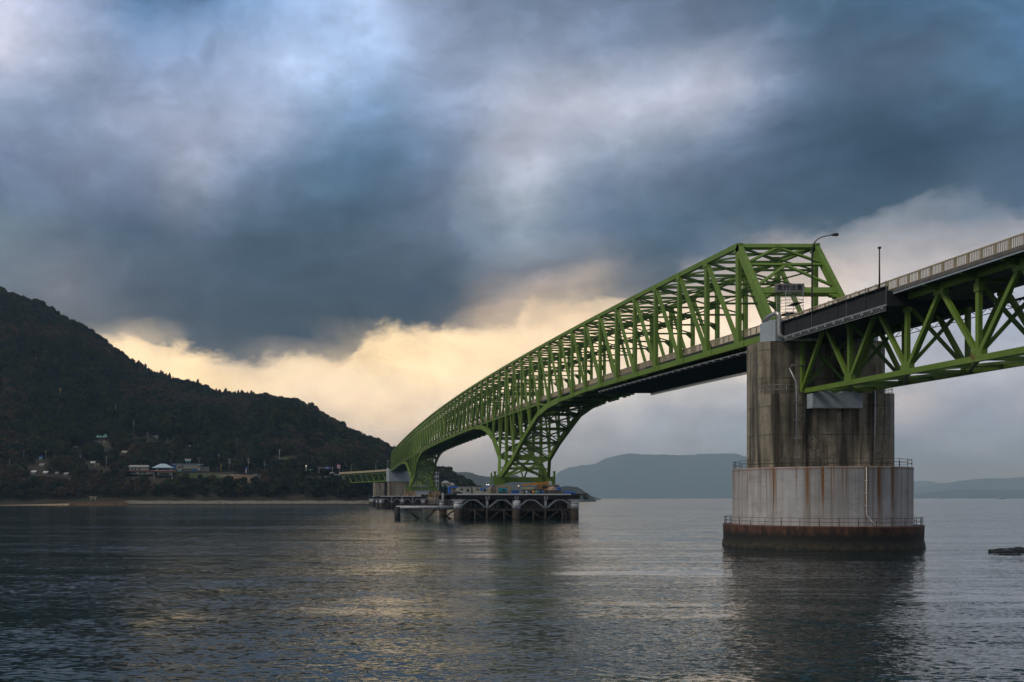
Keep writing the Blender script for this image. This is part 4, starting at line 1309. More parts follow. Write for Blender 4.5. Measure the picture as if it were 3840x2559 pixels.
bd.box(((sx0 + sx1) / 2, (sy0 + sy1) / 2, zb + 0.6), (2.2, 2.6, 0.08)); bd.box((sx1 - .5, (sy0 + sy1) / 2, zb + 2.0), (1.1, 2.8, 0.08))
t_ = thing('scaffold_tower', (65.4, 141.2, 30.6), 'small tube scaffold tower with dark boards standing in front of the portal', 'scaffold')
sc_.build('frame', M['steel'], t_); bd.build('board', M['net'], t_)

# ------------------------------------------------------------------ sign on the portal
def text_mesh(s, size, depth, font=None):
    cu = bpy.data.curves.new('letters', 'FONT')
    cu.body = s; cu.size = size; cu.extrude = depth; cu.align_x = 'CENTER'; cu.align_y = 'CENTER'
    cu.offset = 0.0
    ob = bpy.data.objects.new('letters_tmp', cu); COL.objects.link(ob)
    bpy.context.view_layer.update()
    dg = bpy.context.evaluated_depsgraph_get()
    me = bpy.data.meshes.new_from_object(ob.evaluated_get(dg))
    bpy.data.objects.remove(ob)
    return me
def add_letters(name, s, size, loc, mat, parent, rot=(R(90), 0, 0), fat=0.0, space=None, sc=(1, 1, 1)):
    me = text_mesh(s, size, 0.03)
    me.materials.clear(); me.materials.append(mat)
    o = bpy.data.objects.new(name, me); COL.objects.link(o)
    o.parent = parent; o.location = Vector(loc) - WL[parent.name]; o.rotation_euler = rot; o.scale = sc
    return o
sgn = pt(2961, 1080, 147.0)
sg = thing('warning_sign', sgn, 'weathered grey sign board with four dark characters hung on the portal beam', 'sign')
mb = MB(); mb.box(sgn, (4.2, 0.12, 1.22)); mb.build('board', M['signboard'], sg)
mb = MB()
for dx in (-1.4, 1.4): mb.box((sgn.x + dx, sgn.y + 0.3, sgn.z + 0.1), (0.12, 0.5, 0.9))
mb.build('bracket', M['steel'], sg)
add_letters('lettering', '走行注意', 0.86, (sgn.x, sgn.y - 0.09, sgn.z), M['signink'], sg, sc=(1.08, 1, 1))

# street lamps -----------------------------------------------------
def street_lamp(base, h, arm, label, group, dirx=1, lit=False, r=0.11):
    t = thing('street_lamp', base, label, 'street lamp', group)
    b = Vector(base)
    pts = [b, b + Vector((0, 0, h * 0.72)), b + Vector((0, 0, h * 0.82)), b + Vector((dirx * arm * .06, 0, h * 0.88)), b + Vector((dirx * arm * .22, 0, h * 0.935)), b + Vector((dirx * arm * .5, 0, h * 0.975)), b + Vector((dirx * arm, 0, h))]
    mb = MB(); mb.tube(smooth(pts, 4), [r + (0.5 * r - r) * i / 24 for i in range(25)], 8); mb.build('pole', M['darksteel'] if not lit else M['steel'], t)
    mb = MB(); e = b + Vector((dirx * arm, 0, h))
    mb.tube([e + Vector((-0.15 * dirx, 0, 0)), e + Vector((0.1 * dirx, 0, 0.02)), e + Vector((0.5 * dirx, 0, 0.05)), e + Vector((0.8 * dirx, 0, 0.05)), e + Vector((0.95 * dirx, 0, 0.04))], [0.06, 0.14, 0.22, 0.18, 0.05], 10)
    mb.build('lamp_head', M['darksteel'], t)
    return t
b_ = pt(3045, 1160, 133.0)
street_lamp((b_.x, b_.y, dz_(133, -0.3)), pt(0, 882, 133).z - dz_(133, -0.3), 2.55, 'tall curved street lamp rising beside the portal frame', 'street lamps of the bridge')
# bare mast further right
mpos = pt(3298, 1075, 116)
t_ = thing('mast', (mpos.x, 116, dz_(116, -0.2)), 'short bare grey mast on the railing right of the portal', 'mast')
mb = MB(); mb.tube([(mpos.x, 116, dz_(116, -0.2)), (mpos.x, 116, pt(0, 935, 116).z)], [0.10, 0.07], 8); mb.build('pole', M['darksteel'], t_)
mb = MB(); mb.box((mpos.x, 116, pt(0, 930, 116).z), (0.28, 0.2, 0.22)); mb.build('cap', M['darksteel'], t_)
# ------------------------------------------------------------------ piers under the two towers, and the far pier
def sea_caisson(c, r, label, pm='rustconc'):
    Y = YN(c)
    t = thing('bridge_pier', (XC, Y, WZ), label, 'bridge pier', 'piers of the green bridge')
    mb = MB(); mb.lathe((XC, Y), [(0.1, 7.4), (r, 7.4), (r, 2.6)], 64); mb.build('caisson', M['concrete_pale'], t)
    mb = MB(); mb.lathe((XC, Y), [(0.1, 2.7), (r + .9, 2.7), (r + .9, -3)], 64); mb.build('footing', M['tidal'], t)
    for x in (XL - 2.3, XR + 2.3):
        mb = MB()
        lo = [(x - 4.2, Y - 3.8, 7.4), (x + 4.2, Y - 3.8, 7.4), (x + 4.2, Y + 3.8, 7.4), (x - 4.2, Y + 3.8, 7.4)]
        hi = [(x - 3.1, Y - 3.0, 11.4), (x + 3.1, Y - 3.0, 11.4), (x + 3.1, Y + 3.0, 11.4), (x - 3.1, Y + 3.0, 11.4)]
        mb.hexa(lo, hi); mb.build('plinth', M[pm], t)
    return t
sea_caisson(16, 15.5, 'round concrete pier with two plinths under the nearer arched legs, inside a work deck', 'concrete_pale')
sea_caisson(42, 13.5, 'round concrete pier with two rusty plinths under the farther arched legs')

def jetty(x0, x1, y0, y1, zd, npile, label, braces=True, pile_r=1.35, kink=True):
    t = thing('work_deck', ((x0 + x1) / 2, (y0 + y1) / 2, WZ), label, 'work deck', 'work decks round the bridge piers')
    mb = MB()
    mb.box(((x0 + x1) / 2, (y0 + y1) / 2, zd - 0.15), (x1 - x0 + 4.6, y1 - y0 + 3, 0.3)); mb.build('deck', M['asphalt'], t)
    mb = MB()
    mb.box(((x0 + x1) / 2 - 1, y0 - 1.6, zd - 0.12), (x1 - x0 - 1, 0.2, 0.42)); mb.build('fascia', M['white'], t)
    mb = MB()
    for y in (y0 - 0.6, (y0 + y1) / 2, y1):
        mb.beam((x0 - 1.5, y, zd - 1.0), (x1 + 1.5, y, zd - 1.0), 0.45, 1.25)
    for i in range(9):
        x = x0 + (x1 - x0) * i / 8
        mb.beam((x, y0 - 1.2, zd - 0.9), (x, y1 + 1.2, zd - 0.9), 0.4, 1.0)
    mb.build('girder', M['darksteel'], t)
    for y in (y0, y1):
        for i in range(npile):
            x = x0 + (x1 - x0) * i / (npile - 1)
            mb = MB(); mb.cyl((x, y, 3.6), pile_r, zd - 5.6 if not (i in (0, npile - 1)) else 1.9, 20)
            if i in (0, npile - 1): 
                mb.cyl((x, y, 5.4), pile_r + .15, 0.3, 20)
                s = 1 if i == 0 else -1
                mb.hexa([(x - .9, y - .9, 5.6), (x + .9, y - .9, 5.6), (x + .9, y + .9, 5.6), (x - .9, y + .9, 5.6)], [(x - 2.6, y - 1.1, zd - 1.7), (x + 2.6, y - 1.1, zd - 1.7), (x + 2.6, y + 1.1, zd - 1.7), (x - 2.6, y + 1.1, zd - 1.7)])
            pl = mb.build('pile', M['whitesteel'], t)
            mb = MB(); mb.cyl((x, y, -4), pile_r * 0.98, 7.6, 16); mb.build('pile_foot', M['rustdark'], t)
    # zigzag tubular bracing of the front
    nb = 4 if npile == 3 else 2 * (npile - 1)
    for y in (y0 - 0.2, y1 + 0.2):
        for i in range(nb):
            a = x0 + (x1 - x0) * i / nb; b = x0 + (x1 - x0) * (i + 1) / nb
            m = (a + b) / 2; q = (b - a) * 0.08
            mb = MB(); mb.tube([(a + .6, y, 4.0), (m - q * 2, y, zd - 2.1), (m - q * .8, y, zd - 1.85), (m + q * .8, y, zd - 1.85), (m + q * 2, y, zd - 2.1), (b - .6, y, 4.0)], 0.3, 8)
            mb.build('brace', M['whitesteel'], t)
            if i < nb - 1:
                mb = MB(); mb.cyl((b, y, 3.7), 0.42, zd - 5.2, 10); mb.box((b, y - .3, zd - 1.1), (1.2, 1.1, 1.1)); mb.build('strut', M['whitesteel'], t)
            mb = MB()
            mb.tube([(a + .4, y, 0.0), (m, y, 3.2)], 0.26, 6); mb.tube([(m, y, 3.2), (b - .4, y, 0.0)], 0.26, 6)
            mb.cyl((m + .8, y, -3), 0.3, 6.2, 8); mb.cyl((b, y, -3), 0.36, 6.8, 8)
            mb.build('lower_brace', M['rustdark'], t)
    mb = MB(); mb.beam((x0 - 1, y0, 3.3), (x1 + 1, y0, 3.3), 0.7, 0.75); mb.beam((x0 - 1, y1, 3.3), (x1 + 1, y1, 3.3), 0.7, 0.75)
    for i in range(22):
        x = x0 + 1 + (x1 - x0 - 2) * i / 21
        mb.cyl((x, y0 + 4.0, -3), 0.3, 6.0, 6)
    mb.box(((x0 + x1) / 2, y0 + 5.2, 1.4), (x1 - x0 - 4, 0.3, 4.2))
    mb.build('waling', M['rustdark'], t)
    mb = MB(); mb.box(((x0 + x1) / 2 + .5, y0 + 5.4, 5.3), (x1 - x0 - 3, 0.4, 3.6)); mb.build('cofferdam_wall', M['concrete'], t)
    mb = MB(); rr = random.Random(int(x0))
    for i in range(34):                             # clutter of scaffold tubes below the deck
        x = x0 + 1 + rr.random() * (x1 - x0 - 2); y = y0 + 1.5 + rr.random() * 2.5
        mb.tube([(x, y, 0.2), (x + rr.uniform(-.3, .3), y, rr.uniform(4.5, 7))], .07, 5)
        if i % 2: mb.tube([(x, y, rr.uniform(1, 6)), (x + rr.uniform(1.5, 3.5), y, rr.uniform(1, 6))], .07, 5)
        else: mb.tube([(x - 1.5, y, rr.uniform(1, 6)), (x + 2.5, y, rr.uniform(1, 6))], .06, 5)
    mb.build('scaffold_tubes', M['darksteel'], t)
    return t
jetty(44.9, 81.6, 322.5, 360.0, 8.25, 3, 'large work deck on white tubular piles round the nearer arched legs')
jd = thing('floating_walkway', (34, 324, WZ), 'low walkway on a long white tube beside the big work deck', 'walkway')
mb = MB(); mb.tube([(25.6, 324, 4.1), (44.5, 324, 4.1)], 0.55, 14); mb.build('tube', M['whitesteel'], jd)
mb = MB(); mb.box((34, 324.6, 4.95), (20.5, 2.2, 0.15))
mb.build('walkway_deck', M['darksteel'], jd)
mb = MB(); small_rail(mb, [(25.6, 323.6), (43.5, 323.6)], 5.0, 1.05); mb.build('guard_rail', M['darksteel'], jd)
mb = MB(); mb.tube([(26.0, 324, -2), (26.0, 324, 4.2)], 0.95, 10); mb.build('bollard_pile', M['black'], jd)
for a, b in ((29.0, 33.0), (38.3, 34.6), (39.0, 43.0)):
    mb = MB(); mb.tube([(a, 324, 3.7), (b, 324, 0.0)], [0.35, 0.38], 10); mb.build('raking_leg', M['rustdark'], jd)
mb = MB()
for z in (0.8, 1.5, 2.2, 2.9): mb.tube([(27, 326, z), (45, 326, z)], 0.05, 5)
for x in (29.3, 33.8, 38.5, 42.2): mb.tube([(x, 326, 0), (x, 326, 3.6)], 0.06, 5)
mb.build('fence', M['darksteel'], jd)
t_ = thing('tide_gauge_board', pt(1659, 1862, 330), 'tall narrow white marker board standing left of the big work deck', 'marker')
p_ = pt(1660, 1864, 330); mb = MB(); mb.box(p_, (0.6, 0.15, 2.6)); mb.build('board', M['white'], t_)
mb = MB(); mb.box((p_.x, p_.y + .2, p_.z - 1.6), (0.15, 0.15, 4)); mb.build('post', M['steel'], t_)
jetty(41.5, 68.0, 646.0, 682.0, 8.2, 3, 'smaller work deck on white piles round the farther arched legs', pile_r=1.2)
jetty(47.5, 66.0, 853.0, 880.0, 8.2, 2, 'far work deck at the shore end beside the last pier', pile_r=1.3)
# rusty sheet-pile ring of the second deck
mb = MB(); mb.box((58, 650.5, 3.6), (27, 0.4, 6)); o = mb.build('sheet_pile_wall', M['rustwall'], loc=(58, 650.5, WZ)); tag(o, 'rusty red sheet piling behind the white braces of the smaller work deck', 'sheet piling')

# far pier
fp = thing('bridge_pier', (XC, YN(58), WZ), 'far concrete pier with a pale grey collar where the green truss ends', 'bridge pier', 'piers of the green bridge')
Yf = YN(58)
mb = MB(); mb.prism(chamfer(XC + 0.6, Yf + 2, 9.0, 6.0, 1.5), 0, 21.0)
mb.prism(chamfer(54.5, Yf + 6, 5.0, 5.0, 1.2), 0, 20.0); mb.build('shaft', M['concrete_pale'], fp)
mb = MB(); mb.prism(chamfer(XC + 0.4, Yf + 2, 9.4, 6.2, 1.5), 21.0, 31.0); mb.build('collar', M['capblue'], fp)
mb = MB(); mb.box((XL - 2.6, Yf - 1, 27.0), (1.2, 2, 10.8)); mb.build('bearing_cladding', M['white'], fp)

# far approach span, bending left to the shore
far_span = thing('deck_truss_span', (58, Yf, 0), 'far green deck-truss span with beige railing, leading left to the wooded shore', 'bridge span', 'approach spans of the green bridge')
P0 = Vector((XL + 5.0, Yf + 3.0, 0)); P1 = Vector((27.5, 962.0, 0))
def farp(s, off, h):
    """s 0..1 along the span, off to the right, h against the road level"""
    a = P0.lerp(P1, s)
    bow = 4 * s * (1 - s) * 2.0
    d = (P1 - P0).normalized(); nrm = Vector((d.y, -d.x, 0))
    p = a + nrm * (off + bow)
    z = 30.35 - 0.6 * s
    return Vector((p.x, p.y, z + h))
for off in (-4.4, 4.4):
    for nm, h, s0_, s1_ in (('top_chord', -1.5, 0.0, 1.0), ('bottom_chord', -8.6, 0.0, 0.80)):
        mb = MB()
        for i in range(16):
            s0, s1 = s0_ + (s1_ - s0_) * i / 16, s0_ + (s1_ - s0_) * (i + 1) / 16
            mb.beam(farp(s0, off, h), farp(s1, off, h), 0.6, 0.6)
        mb.build(nm, G, far_span)
    for k in range(9):
        s = k / 9 + 0.02
        hb = -8.6 if s < 0.8 else -6.0
        mb = MB(); mb.beam(farp(s, off, -1.5), farp(s, off, hb), 0.36, 0.4, (0, 1, 0)); mb.build('post', G, far_span)
        for ds in (-0.055, 0.055):
            if 0 < s + ds < 1:
                mb = MB(); mb.beam(farp(s, off, hb), farp(s + ds, off, -1.5), 0.38, 0.45, (0, 1, 0)); mb.build('diagonal', G, far_span)
mb = MB()
for i in range(16):
    s0, s1 = i / 16, (i + 1) / 16
    mb.beam((farp(s0, 0, -0.2)), (farp(s1, 0, -0.2)), 11.6, 0.4); mb.beam((farp(s0, 0, -0.8)), (farp(s1, 0, -0.8)), 8.0, 0.8)
mb.build('deck', M['deck'], far_span)
for off in (-5.7, 5.7):
    mb = MB()
    for i in range(32):
        s0, s1 = i / 32, (i + 1) / 32
        mb.beam(farp(s0, off, 0.55), farp(s1, off, 0.55), 0.08, 1.1); mb.beam(farp(s0, off, 1.2), farp(s1, off, 1.2), 0.2, 0.14)
        mb.beam(farp(s0, off, -0.2), farp(s1, off, -0.2), 0.3, 0.5)
    mb.build('railing', M['beige'], far_span)
for s, nm in ((0.78, 'leftmost of the three tall street lamps on the far curved span'), (0.3, 'middle of the three tall street lamps on the far curved span'), (0.06, 'street lamp on the far span closest to the end of the green truss')):
    b_ = farp(s, -5.4, 0)
    street_lamp(b_, 9.0 if s < .5 else 8.6, 3.0, nm, 'street lamps of the bridge', 1, lit=True, r=0.16)
# abutment
ab = thing('bridge_abutment', (P1.x, P1.y, 20), 'pale concrete abutment where the far span meets the wooded shore', 'abutment')
mb = MB(); e = farp(1.0, 0, 0); 
mb.box((e.x - 1.5, e.y + 3, 24.0), (13, 7, 10)); mb.box((e.x - 2.5, e.y + 3, 28.4), (16, 8, 1.6)); mb.build('wall', M['white'], ab)
# ------------------------------------------------------------------ buildings, signs and poles on the shore
def house_roof(mb, c, w_, d, h, over, ridge_w):
    x, y, z = c
    lo = [(x - w_ / 2 - over, y - d / 2 - over, z), (x + w_ / 2 + over, y - d / 2 - over, z), (x + w_ / 2 + over, y + d / 2 + over, z), (x - w_ / 2 - over, y + d / 2 + over, z)]
    hi = [(x - ridge_w / 2, y - .15, z + h), (x + ridge_w / 2, y - .15, z + h), (x + ridge_w / 2, y + .15, z + h), (x - ridge_w / 2, y + .15, z + h)]
    mb.hexa(lo, hi)
def windows(parent, specs, mat=None, frame=None):
    for (x, y, z, w_, h) in specs:
        mb = MB(); mb.box((x, y - 0.06, z), (w_ + .25, 0.1, h + .25)); f = mb.build('window', frame or M['white'], parent)
        mb = MB(); mb.box((x, y - 0.13, z), (w_, 0.08, h)); mb.build('pane', mat or M['glass'], f)
def px(Y): return Y / FPX
def at(u, v, Y): return pt(u, v, Y)

# left restaurant with grey tiled roof, on stilts
Y = shoreY(515) + 38
a = at(482, 1780, Y); b = at(556, 1745, Y)
cx = (a.x + b.x) / 2; W_ = b.x - a.x; s_ = Y / FPX
def zv(v, Yq): return CAMZ + (VC - v) * Yq / FPX
t = thing('restaurant', (cx, Y + 5, zv(1779, Y)), 'cream two-storey building with grey tiled roof, left of the pale blue roof', 'building')
mb = MB(); mb.box((cx, Y + 5, (zv(1765, Y) + zv(1752, Y)) / 2), (W_ - 2, 10, zv(1752, Y) - zv(1765, Y))); mb.box((cx + 4, Y + 5.4, (zv(1779, Y) + zv(1766, Y)) / 2), (W_ - 1, 9, zv(1766, Y) - zv(1779, Y))); mb.build('wall', M['wallcream'], t)
mb = MB(); house_roof(mb, (cx, Y + 5, zv(1752, Y)), W_ - 2, 10, zv(1744, Y) - zv(1752, Y), 1.3, W_ - .5); mb.build('roof', M['roofgrey'], t)
mb = MB(); mb.box((cx + 2, Y + 4.6, zv(1766.5, Y)), (W_ + 5, 11, 0.7)); mb.build('balcony', M['redtrim'], t)
windows(t, [(cx + dx, Y, zv(1760, Y), 2.2, 1.6) for dx in (-6, -3, 1)])
windows(t, [(cx + dx, Y + .9, zv(1773, Y), 1.9, 1.8) for dx in (-6.5, -3.5, 2.0, 5.5)], M['black'])
keep(478, 575, 1742, 1782, Y)
# middle one with the pale blue hipped roof
Y = shoreY(610) + 30
a = at(572, 1780, Y); b = at(646, 1745, Y); cx = (a.x + b.x) / 2; W_ = b.x - a.x
t = thing('restaurant', (cx, Y + 6, zv(1783, Y)), 'round-fronted pavilion under a big pale blue hipped roof, on a cream basement', 'building')
mb = MB(); mb.box((cx + 1, Y + 6, zv(1758.5, Y)), (W_ - 5, 11, 3.0)); mb.box((cx + 1.5, Y + 6, zv(1776, Y)), (W_ - 6, 10, 3.4)); mb.build('wall', M['wallcream'], t)
mb = MB(); x_, y_, z_ = cx, Y + 6, zv(1754.5, Y)
mb.hexa([(x_ - 10, y_ - 7.5, z_), (x_ + 10, y_ - 7.5, z_), (x_ + 10, y_ + 7.5, z_), (x_ - 10, y_ + 7.5, z_)], [(x_ - 2.6, y_ - 1, z_ + 3.9), (x_ + 2.2, y_ - 1, z_ + 3.9), (x_ + 2.2, y_ + 1, z_ + 3.9), (x_ - 2.6, y_ + 1, z_ + 3.9)]); mb.build('roof', M['roofblue'], t)
mb = MB(); mb.box((cx + .5, Y + 5.2, zv(1768, Y)), (W_ + 3, 12.5, 1.0)); mb.build('balcony', M['redtrim'], t)
mb = MB(); mb.box((cx + .5, Y + 5.2, zv(1765.6, Y)), (W_ + 3.2, 12.6, 0.35)); mb.build('parapet', M['wallwhite'], t)
mb = MB(); mb.box((cx + 1.5, Y - .25, zv(1759, Y)), (W_ - 7, 0.2, 2.1)); mb.build('window', M['glass'], t)
mb = MB(); mb.box((cx + 1.5, Y + .8, zv(1778, Y)), (W_ - 9, 0.2, 1.6)); mb.build('opening', M['black'], t)
for x_ in (cx - 8, cx + 9):
    mb = MB(); mb.box((x_, Y + .2, zv(1781, Y) - 1), (0.4, 0.4, 8)); mb.build('stilt', M['wallwhite'], t)
keep(566, 656, 1737, 1795, Y)
# long shop with painted front
Y = shoreY(700) + 44
a = at(646, 1770, Y); b = at(757, 1741, Y); cx = (a.x + b.x) / 2; W_ = b.x - a.x
t = thing('shop_building', (cx, Y + 6, zv(1769, Y)), 'long low shop with a colourful painted front and thin flat pale roof', 'building')
mb = MB(); mb.box((cx, Y + 6, (zv(1769, Y) + zv(1742, Y)) / 2), (W_ - 2, 12, zv(1742, Y) - zv(1769, Y))); mb.build('wall', M['signdark'], t)
mb = MB(); mb.box((cx + 3.5, Y - .12, zv(1750, Y)), (14, 0.2, 3.0)); mb.box((cx + 3.5, Y - .14, zv(1756.5, Y)), (14.5, 0.24, 0.5)); mb.build('painted_panel', M['wallcream'], t)
mb = MB(); mb.box((cx - 7.5, Y - .15, zv(1752, Y)), (5.0, 0.2, 4.2)); mb.build('painted_panel', M['cream'], t)
mb = MB(); mb.beam((cx - 9, Y - .3, zv(1756, Y)), (cx - 6, Y - .3, zv(1748, Y)), 0.1, 1.1, (1, 0, 0)); mb.beam((cx - 8, Y - .3, zv(1757, Y)), (cx - 5, Y - .3, zv(1753, Y)), 0.1, 0.8, (1, 0, 0)); mb.build('painted_fish', M['redtrim'], t)
mb = MB(); mb.beam((cx - 13.5, Y - .3, zv(1747, Y)), (cx - 10.5, Y - .3, zv(1758, Y)), 0.1, 1.6, (1, 0, 0)); mb.beam((cx - 14, Y - .3, zv(1746, Y)), (cx - 11.5, Y - .3, zv(1747, Y)), 0.1, 0.7, (1, 0, 0)); mb.build('painted_fish', M['signblue'], t)
mb = MB(); mb.box((cx + 7, Y - .3, zv(1763, Y)), (4.2, 0.2, 1.7)); mb.build('banner', M['signblue'], t)
mb = MB(); mb.box((cx - 7.3, Y - .3, zv(1764.5, Y)), (3.6, 0.2, 2.2)); mb.build('awning', M['roofgreen'], t)
mb = MB(); mb.box((cx + 11.4, Y - .3, zv(1752.5, Y)), (2.4, 0.2, 5.4)); mb.build('sign_panel', M['white'], t)
mb = MB(); mb.box((cx + 11.4, Y - .45, zv(1748.5, Y)), (1.2, 0.15, 1.3)); mb.box((cx + 11.2, Y - .45, zv(1752.5, Y)), (1.4, 0.15, 0.9)); mb.box((cx + 11.6, Y - .45, zv(1756.5, Y)), (1.1, 0.15, 1.2)); mb.build('sign_letter', M['redtrim'], t)
mb = MB(); mb.box((cx, Y + 5.5, zv(1741.3, Y)), (W_ + 1, 14, 0.45)); mb.build('roof', M['roofblue'], t)
keep(642, 800, 1715, 1775, Y)
p = at(704, 1726, Y)
t = thing('rooftop_sign', (p.x, Y + 2, zv(1741, Y)), 'white boat-shaped roof sign with red letters above the painted shop', 'sign')
mb = MB(); mb.hexa([(p.x - 2.5, Y + 1.8, p.z - .6), (p.x + 2.5, Y + 1.8, p.z - .6), (p.x + 2.5, Y + 2.2, p.z - .6), (p.x - 2.5, Y + 2.2, p.z - .6)], [(p.x - 3, Y + 1.8, p.z + 1.2), (p.x + 3, Y + 1.8, p.z + 1.2), (p.x + 3, Y + 2.2, p.z + 1.2), (p.x - 3, Y + 2.2, p.z + 1.2)]); mb.build('board', M['white'], t)
mb = MB(); mb.hexa([(p.x - 2.0, Y + 1.7, p.z - 1.4), (p.x + 2.2, Y + 1.7, p.z - 1.4), (p.x + 2.2, Y + 2.1, p.z - 1.4), (p.x - 2.0, Y + 2.1, p.z - 1.4)], [(p.x - 2.6, Y + 1.7, p.z - .55), (p.x + 2.7, Y + 1.7, p.z - .55), (p.x + 2.7, Y + 2.1, p.z - .55), (p.x - 2.6, Y + 2.1, p.z - .55)]); mb.build('hull', M['teal'], t)
mb = MB()
for dx in (-1.6, 1.6): mb.box((p.x + dx, Y + 2.3, p.z - 2.6), (0.2, 0.2, 4))
mb.build('post', M['steel'], t)
add_letters('lettering', 'かめや', 1.5, (p.x, Y + 1.62, p.z + .3), M['redsign'], t)
keep(685, 725, 1714, 1742, Y)
# annex right of the shop
Y = shoreY(770) + 46
p = at(768, 1768, Y); t = thing('shed', (p.x, Y, p.z), 'low grey shed at the right end of the painted shop', 'shed')
mb = MB(); mb.box((p.x, Y + 2, p.z + 2), (6.5, 4, 4.2)); mb.build('wall', M['seawall'], t)
mb = MB(); mb.box((p.x, Y + 2, p.z + 4.2), (7.2, 5, 0.25)); mb.build('roof', M['roofgrey'], t)
windows(t, [(p.x - 1, Y, p.z + 2, 1.4, 1.2)])

# shrine hall up the slope
p = hit(380, 1659)
Y = p.y
t = thing('shrine_hall', (p.x, Y + 4, p.z), 'small shrine hall with curved green copper roof up among the trees', 'shrine')
z0 = p.z + 1.0
mb = MB(); mb.box((p.x, Y + 4, z0), (20, 9, 1.0)); mb.build('terrace', M['seawall'], t)
mb = MB(); mb.box((p.x, Y + 4.5, z0 + 2.6), (8, 5, 4.5)); mb.build('wall', M['signdark'], t)
for dx in (-4, 4):
    mb = MB(); mb.box((p.x + dx, Y + 1.2, z0 + 2.4), (0.5, 0.5, 4)); mb.build('column', M['redtrim'], t)
mb = MB()
for (w0, w1, h0, h1) in ((13.4, 10.6, 4.4, 5.2), (10.6, 9.6, 5.2, 7.6), (10.2, 10.2, 7.6, 8.3)):
    dd0, dd1 = w0 * .62, w1 * (.62 if h1 < 6 else .12)
    if h0 > 7: dd0 = dd1 = .8
    mb.hexa([(p.x - w0 / 2, Y + 4.5 - dd0 / 2, z0 + h0), (p.x + w0 / 2, Y + 4.5 - dd0 / 2, z0 + h0), (p.x + w0 / 2, Y + 4.5 + dd0 / 2, z0 + h0), (p.x - w0 / 2, Y + 4.5 + dd0 / 2, z0 + h0)],
            [(p.x - w1 / 2, Y + 4.5 - dd1 / 2, z0 + h1), (p.x + w1 / 2, Y + 4.5 - dd1 / 2, z0 + h1), (p.x + w1 / 2, Y + 4.5 + dd1 / 2, z0 + h1), (p.x - w1 / 2, Y + 4.5 + dd1 / 2, z0 + h1)])
mb.build('roof', M['roofgreen'], t)
keep(362, 402, 1634, 1658, Y + 3)
q = hit(397, 1698)
stp = thing('stone_steps', (q.x, q.y, q.z), 'steep narrow flight of steps climbing to the shrine hall', 'steps')
mb = MB(); a_, b_ = Vector((p.x + 3, Y - .5, z0)), Vector((q.x, q.y, q.z + 1.0))
mb.beam(a_, b_, 1.4, 0.5)
mb.build('flight', M['seawall'], stp)
mb = MB()
for s in (-.9, .9): mb.beam(a_ + Vector((s, 0, 1)), b_ + Vector((s, 0, 1)), 0.15, 0.15)
mb.build('handrail', M['roofgreen'], stp)
keep(394, 400, 1660, 1690, q.y)

# shrine gates
def gate(u, v, wpx, label, Yq=None):
    if Yq: p = Vector(((u - UC) * Yq / FPX, Yq, zv(v, Yq)))
    else: p = hit(u, v)
    s = wpx * p.y / FPX; h = s * 0.78
    t = thing('shrine_gate', p, label, 'gate', 'stone shrine gates')
    for d in (-1, 1):
        mb = MB(); mb.tube([(p.x + d * s * .36, p.y, p.z), (p.x + d * s * .31, p.y, p.z + h)], [s * .055, s * .045], 10); mb.build('pillar', M['stonegate'], t)
    mb = MB()
    mb.poly([(p.x - s * .56, p.y, p.z + h + s * .13), (p.x - s * .3, p.y, p.z + h + s * .05), (p.x + s * .3, p.y, p.z + h + s * .05), (p.x + s * .56, p.y, p.z + h + s * .13)], s * .09, s * .10); mb.build('lintel', M['stonegate'], t)
    mb = MB(); mb.beam((p.x - s * .44, p.y, p.z + h * .80), (p.x + s * .44, p.y, p.z + h * .80), s * .06, s * .07); mb.build('tie_beam', M['stonegate'], t)
    keep(u - wpx / 2 - 3, u + wpx / 2 + 3, v - wpx, v - 1, p.y)
gate(349, 1884, 24, 'pale stone shrine gate standing on the dark quay at the water', 931)
gate(362, 1755, 18, 'smaller stone shrine gate up the slope below the shrine hall')

